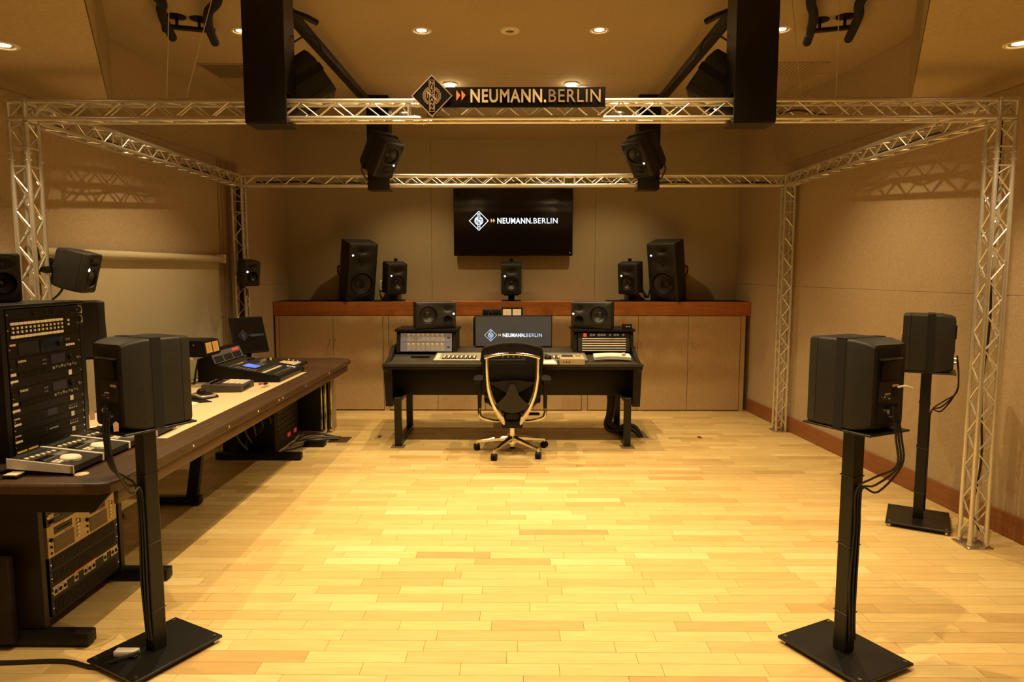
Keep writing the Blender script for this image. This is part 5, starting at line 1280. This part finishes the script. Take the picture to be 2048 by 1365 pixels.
# handle panel, patch panel with cream labels
o, T = unit(1.342, 1.388, 'black')
for q in (0.17, 0.25, 0.30): knob(T, q, 0.022, 0.006, 0.014, 'dkgrey', o, name='control')
a = M(T); a.tube([(0.470, 0.006, 0.004), (0.470, 0.008, 0.030), (0.470, 0.038, 0.030), (0.470, 0.040, 0.004)], 0.004, 8, smooth=2); a.obj('handle', 'steel', o, True)
o, T = unit(1.252, 1.342, 'rackface')
for c in range(13):
    u = 0.022+c*0.0268
    sub(T, o, u, u+0.0245, 0.066, 0.078, 'label_strip', 'cream'); sub(T, o, u, u+0.0245, 0.008, 0.020, 'label_strip', 'cream')
    for q in (0.030, 0.048): sub(T, o, u+0.007, u+0.016, q, q+0.010, 'button', 'cream', 0.010)
    sub(T, o, u+0.001, u+0.006, 0.026, 0.062, 'socket', 'port', 0.0055); sub(T, o, u+0.018, u+0.0245, 0.026, 0.062, 'socket', 'port', 0.0055)
for q in (0.040, 0.060): sub(T, o, 0.398, 0.408, q, q+0.010, 'button', 'cream', 0.010)
a = M(T); a.tube([(0.470, 0.050, 0.004), (0.470, 0.052, 0.030), (0.470, 0.082, 0.030), (0.470, 0.084, 0.004)], 0.004, 8, smooth=2); a.obj('handle', 'steel', o, True)
o, T = unit(1.172, 1.252, 'rackface')
sub(T, o, 0.06, 0.19, 0.012, 0.066, 'disc_tray', 'port'); sub(T, o, 0.20, 0.36, 0.010, 0.070, 'display', 'blackg')
for c in range(4): sub(T, o, 0.375+c*0.017, 0.388+c*0.017, 0.020, 0.030, 'button', 'cream', 0.008)
for c in range(2): sub(T, o, 0.375+c*0.017, 0.388+c*0.017, 0.048, 0.058, 'button', 'grey', 0.008)
knob(T, 0.330, 0.040, 0.016, 0.018, 'black', o, 18); sub(T, o, 0.010, 0.045, 0.055, 0.064, 'badge', 'tag')
def recorder(z0, z1):
    o, T = unit(z0, z1, 'rackface'); h = z1-z0
    sub(T, o, 0.045, 0.20, h*0.45, h*0.95, 'disc_tray', 'black'); sub(T, o, 0.265, 0.365, h*0.40, h*0.88, 'display', 'lcddk')
    text_obj('TASCAM', 0.013, 0.0004, T @ Matrix.Translation((0.050, h*0.76, 0.0065)), 'cream', o, 0.0004, 0.050, 'lettering')
    for c in range(13): sub(T, o, 0.050+c*0.0155, 0.062+c*0.0155, h*0.10, h*0.26, 'button', 'black', 0.009)
    for c in range(9): sub(T, o, 0.270+c*0.020, 0.282+c*0.020, h*0.12+0.004*(c%2), h*0.25+0.004*(c%2), 'button', 'grey' if c % 3 else 'silver', 0.009)
    knob(T, 0.400, h*0.62, 0.014, 0.016, 'black', o, 18); knob(T, 0.455, h*0.50, 0.008, 0.012, 'grey', o)
    for c in range(4): sub(T, o, 0.205+0.014*(c%2), 0.215+0.014*(c%2), h*(0.45+0.2*(c//2)), h*(0.53+0.2*(c//2)), 'button', 'grey', 0.008)
    sub(T, o, 0.004, 0.035, h*0.35, h*0.80, 'phones_panel', 'black'); sub(T, o, 0.004, 0.036, h*0.14, h*0.28, 'label_strip', 'cream')
recorder(1.082, 1.172)
o, T = unit(1.040, 1.082, 'black'); sub(T, o, 0.385, 0.408, 0.008, 0.032, 'label_square', 'cream'); sub(T, o, 0.0, 0.045, 0.026, 0.036, 'label_strip', 'cream')
recorder(0.952, 1.040)
o, T = unit(0.915, 0.952, 'black'); sub(T, o, 0.385, 0.408, 0.006, 0.030, 'label_square', 'cream'); sub(T, o, 0.0, 0.045, 0.020, 0.031, 'label_strip', 'cream')
def thin_unit(z0, z1, blue):
    o, T = unit(z0, z1, 'rackface'); h = z1-z0
    sub(T, o, 0.03, 0.19, h*0.35, h*0.50, 'slot', 'rackface')
    if blue: sub(T, o, 0.215, 0.285, h*0.2, h*0.85, 'display', 'lcddk')
    else: sub(T, o, 0.225, 0.285, h*0.42, h*0.55, 'label_strip', 'champ')
    for c in range(4):
        for q in range(2): sub(T, o, 0.370+c*0.017, 0.380+c*0.017, h*(0.25+0.28*q), h*(0.40+0.28*q), 'button', ('tag' if c == 0 else 'champ') if q == 0 else 'grey', 0.007)
    for q in range(3): knob(T, 0.205, h*(0.25+0.22*q), 0.0028, 0.006, 'steel', o, 8, 'indicator')
    sub(T, o, 0.004, 0.040, h*0.70, h*0.82, 'badge', 'tag'); sub(T, o, 0.004, 0.046, h*0.10, h*0.30, 'label_strip', 'cream')
thin_unit(0.868, 0.915, True)
o, T = unit(0.838, 0.868, 'black'); sub(T, o, 0.385, 0.408, 0.004, 0.026, 'label_square', 'cream')
thin_unit(0.792, 0.838, False)
o, T = unit(0.762, 0.792, 'black'); sub(T, o, 0.385, 0.408, 0.004, 0.026, 'label_square', 'cream')
o, T = unit(0.724, 0.762, 'black')
sub(T, o, 0.01, 0.07, 0.026, 0.034, 'label_strip', 'yellow'); sub(T, o, 0.08, 0.14, 0.026, 0.034, 'label_strip', 'yellow')
for c in range(5): knob(T, 0.025+c*0.028, 0.014, 0.009, 0.008, 'dkgrey', o, name='connector')
for q in range(2):
    a = M(T); a.cyl((0.09+q*0.035, 0.014, 0.004), (0.09+q*0.035, 0.010, 0.055), 0.006, 10); a.obj('plug', 'champ', o, True)
cable('black cables lying on the desk left of the nearest transport remote', [(-2.13, 2.96, DZ+0.010), (-2.11, 2.86, DZ+0.010), (-2.10, 2.76, DZ+0.010), (-2.22, 2.72, DZ+0.010), (-2.40, 2.74, DZ+0.010)], 0.008, group='desk cables')
cable('second black cable on the desk at the picture edge', [(-2.16, 2.80, DZ+0.009), (-2.14, 2.73, DZ+0.009), (-2.26, 2.69, DZ+0.009), (-2.42, 2.70, DZ+0.009)], 0.007, group='desk cables')
# loudspeaker on top of the rack
spt = place(K80, (-2.475, 3.22, RZ1+0.0045), (0.85, -0.50, 0), 'small black loudspeaker on top of the tall rack at the left picture edge', 'small loudspeakers')
for c in spt.children:
    if c.name.startswith('lit_logo'): c.data = c.data.copy(); c.data.materials[0] = MT['dkgrey']; c.name = 'logo'

# ------------------------------------------------------------------ rack under the desk
UX, VY0, VY1, VZ1 = -1.978, 2.705, 3.290, 0.640
ur = rack('floor_rack', 'brown-black rack of silver recorders under the near end of the left desk', UX, VY0, VY1, 0.065, VZ1, 0.42, 'umber')
VU0 = VY0+0.048
def TV(z): return basis((UX, VU0, z), (0, 1, 0), (0, 0, 1))
def vunit(z0, z1, m_, w0=-0.2): return unit(z0, z1, m_, ur, TV(z0), w0)
o, T = vunit(0.560, 0.628, 'champ'); sub(T, o, 0.030, 0.458, 0.012, 0.064, 'opening', 'port')
o, T = vunit(0.482, 0.560, 'dkgrey')
sub(T, o, 0.090, 0.130, 0.020, 0.062, 'speaker_grille', 'black'); sub(T, o, 0.010, 0.045, 0.030, 0.050, 'label_strip', 'champ')
knob(T, 0.225, 0.050, 0.012, 0.014, 'silver', o, 16)
for c in range(8): knob(T, 0.230+c*0.030, 0.018, 0.0065, 0.012, 'black', o)
sub(T, o, 0.05, 0.22, 0.030, 0.032, 'line', 'champ'); sub(T, o, 0.018, 0.042, 0.010, 0.022, 'switch', 'port', 0.010); sub(T, o, 0.018, 0.045, -0.004+0.005, 0.008, 'label_strip', 'redp')
knob(T, 0.020, 0.026, 0.002, 0.004, 'ledred', o, 8, 'power_led')
o, T = vunit(0.345, 0.482, 'champ')
for k_ in range(2):
    b0 = 0.004+k_*0.243
    sub(T, o, b0+0.040, b0+0.155, 0.092, 0.122, 'disc_slot', 'dkgrey'); sub(T, o, b0+0.055, b0+0.140, 0.104, 0.109, 'slot_line', 'port', 0.007)
    sub(T, o, b0+0.035, b0+0.165, 0.010, 0.076, 'display', 'darkwood2')
    sub(T, o, b0+0.105, b0+0.145, 0.124, 0.132, 'label_strip', 'cream')
    knob(T, b0+0.016, 0.075, 0.009, 0.014, 'black', o); knob(T, b0+0.016, 0.045, 0.006, 0.010, 'black', o); knob(T, b0+0.016, 0.018, 0.006, 0.006, 'port', o, name='jack')
    for q in range(5): sub(T, o, b0+0.186, b0+0.198, 0.022+q*0.018, 0.033+q*0.018, 'button', 'cream', 0.009)
    for q in range(4): sub(T, o, b0+0.205, b0+0.213, 0.085+0.0*q+0.010*(q//2), 0.090+0.010*(q//2), 'button', 'redp', 0.007)
    for q in range(5): sub(T, o, b0+0.110+q*0.010, b0+0.114+q*0.010, 0.082, 0.086, 'indicator', 'redp', 0.006)
def vent_unit(z0, z1):
    o, T = vunit(z0, z1, 'black')
    vm = M(T)
    for c in range(56): vm.bb((0.022+c*0.0080, 0.006, 0.004), (0.0255+c*0.0080, z1-z0-0.006, 0.0065))
    g = vm.obj('vent_slots', 'dkgrey', o, True); g['kind'] = 'stuff'
vent_unit(0.285, 0.345); vent_unit(0.225, 0.285)
o, T = vunit(0.160, 0.225, 'black')
sub(T, o, 0.010, 0.130, 0.050, 0.056, 'label_strip', 'cream'); sub(T, o, 0.130, 0.240, 0.050, 0.056, 'label_strip', 'yellow'); sub(T, o, 0.240, 0.478, 0.050, 0.056, 'label_strip', 'cream'); sub(T, o, 0.150, 0.310, 0.0585, 0.064, 'label_strip', 'redp', 0.008)
for u in (0.014, 0.044, 0.074, 0.150, 0.215, 0.245, 0.275, 0.365, 0.425, 0.452):
    cn = sub(T, o, u, u+0.026, 0.016, 0.048, 'connector', 'silver')
    knob(T @ Matrix.Translation((0,0,0.006)), u+0.013, 0.032, 0.0095, 0.002, 'port', o, 14, 'socket')
vent_unit(0.090, 0.160)
# ------------------------------------------------------------------ computers and case farther under the desk
pc = thing('computer_rack', 'large black computer cabinet with red lights under the far left desk', 'computer', (-2.28, 5.97, 0))
a = M(); a.bb((-2.50, 5.650, 0.030), (-2.055, 6.280, 0.600), bev=0.004); a.obj('case', 'black', pc, True)
T = basis((-2.053, 5.66, 0.04), (0, 1, 0), (0, 0, 1))
slab(T, 0.0, 0.61, 0.0, 0.55, -0.004, 0.002, 'front_frame', 'umber', pc)
for q in range(9): slab(T, 0.040, 0.575, 0.11+q*0.047, 0.147+q*0.047, 0.002, 0.006, 'drive_panel', 'dkgrey', pc)
slab(T, 0.30, 0.37, 0.045, 0.080, 0.002, 0.006, 'red_light', 'ledred2', pc); slab(T, 0.47, 0.54, 0.045, 0.080, 0.002, 0.006, 'red_light', 'ledred2', pc)
for q in (0.03, 0.58):
    for v in (5.70, 6.22): pass
for x in (-2.46, -2.10):
    for y in (5.70, 6.23):
        a = M(); a.cyl((x, y, 0.0), (x, y, 0.030), 0.02, 12); a.obj('foot', 'rubber', pc, True)
fc = thing('flight_case', 'black flight case with aluminium edges at the far end under the left desk', 'flight case', (-2.13, 6.53, 0))
a = M(); a.bb((-2.44, 6.400, 0.035), (-1.870, 6.640, 0.640), bev=0.004); a.obj('case', 'black', fc, True)
a = M(); a.bb((-1.870, 6.430, 0.020), (-1.835, 6.640, 0.650), bev=0.003); a.obj('lid', 'blackm', fc, True)
for x0, y0 in ((-1.880, 6.395), (-1.850, 6.420), (-1.818, 6.500)):
    a = M(); a.bb((x0, y0, 0.020), (x0+0.018, y0+0.025, 0.655), bev=0.003); a.obj('edge_profile', 'chrome', fc, True)
a = M(); a.bb((-1.835, 6.52, 0.02), (-1.795, 6.645, 0.63), bev=0.003); a.obj('side_panel', 'champ', fc, True)
for x, y in ((-1.862, 6.410), (-1.815, 6.515)):
    for z in (0.03, 0.655):
        a = M(); a.box((x, y, z), (0.045, 0.045, 0.045), None, 0.012); a.obj('corner_cap', 'steel', fc, True)
for x in (-2.40, -1.90):
    for y in (6.43, 6.61):
        a = M(); a.cyl((x, y, 0.0), (x, y, 0.035), 0.016, 12); a.obj('castor', 'rubber', fc, True)
rb = random.Random(9)
for i in range(6):
    t_ = ('black cable curled on the floor in front of the computer cabinet', 'grey cable curled on the floor beside the dark floor plate')[i % 2]
    cable(t_, [(-2.03, 5.75+0.09*i, 0.012), (-1.95+rb.uniform(-.03,.03), 5.85+0.07*i, 0.012+0.012*i), (-1.85+rb.uniform(-.03,.03), 6.02+0.04*i, 0.02+0.01*i), (-1.74, 6.10+0.03*i, 0.03), (-1.66, 6.19+0.02*i, 0.008)], 0.006, 'cable' if i % 2 == 0 else 'grey', group='cables by the computer cabinet')
a = M(); a.bb((-1.90, 5.93, 0.0005), (-1.72, 6.02, 0.045), bev=0.004); tag(a.obj('power_strip', 'black'), 'black power strip box on the floor among the cables', 'power strip')
for i, (y0, y1, d_) in enumerate(((2.9, 4.3, 0.10), (3.2, 4.35, 0.13), (3.5, 4.4, 0.07))):
    cable('black cable drooping below the left desk between its legs', [(-2.05, y0, 0.56), (-2.03, (y0*2+y1)/3, 0.56-d_), (-2.04, (y0+y1*2)/3, 0.56-d_*0.8), (-2.08, y1, 0.60)], 0.008, group='cables below the desk')
for i in range(5):
    cable('black cable looping beside the computer cabinet under the desk', [(-2.10, 5.0+0.1*i, 0.60), (-2.12+0.03*i, 5.02+0.1*i, 0.35), (-2.08, 5.12+0.09*i, 0.20+0.03*i), (-2.15, 5.30+0.06*i, 0.22), (-2.2, 5.60, 0.3+0.02*i)], 0.008, group='cable loops under the desk')

# ------------------------------------------------------------------ roll-up projection screen on the left wall
TPS = basis((xL(4.0)+0.0, 4.0, 0), (SP, 1, 0), (0,0,1))
ps = thing('projection_screen', 'pale roll-up projection screen hanging on the left wall', 'projection screen', tuple(TPS @ Vector((1.2, 1.68, 0.05))))
a = M(TPS); a.cyl((0.20, 1.672, 0.055), (2.41, 1.672, 0.055), 0.032, 20); a.obj('roller', 'screenfab', ps, True)
a = M(TPS); a.bb((0.24, 0.42, 0.030), (2.38, 1.665, 0.033)); a.obj('screen_sheet', 'screenfab', ps, True)
a = M(TPS); a.bb((0.23, 0.40, 0.022), (2.39, 0.425, 0.042), bev=0.004); a.obj('bottom_bar', 'black', ps, True)
for u in (0.19, 2.415):
    a = M(TPS); a.bb((u-0.012, 1.635, 0.0), (u+0.012, 1.715, 0.09), bev=0.004); a.obj('end_bracket', 'lampw', ps, True)
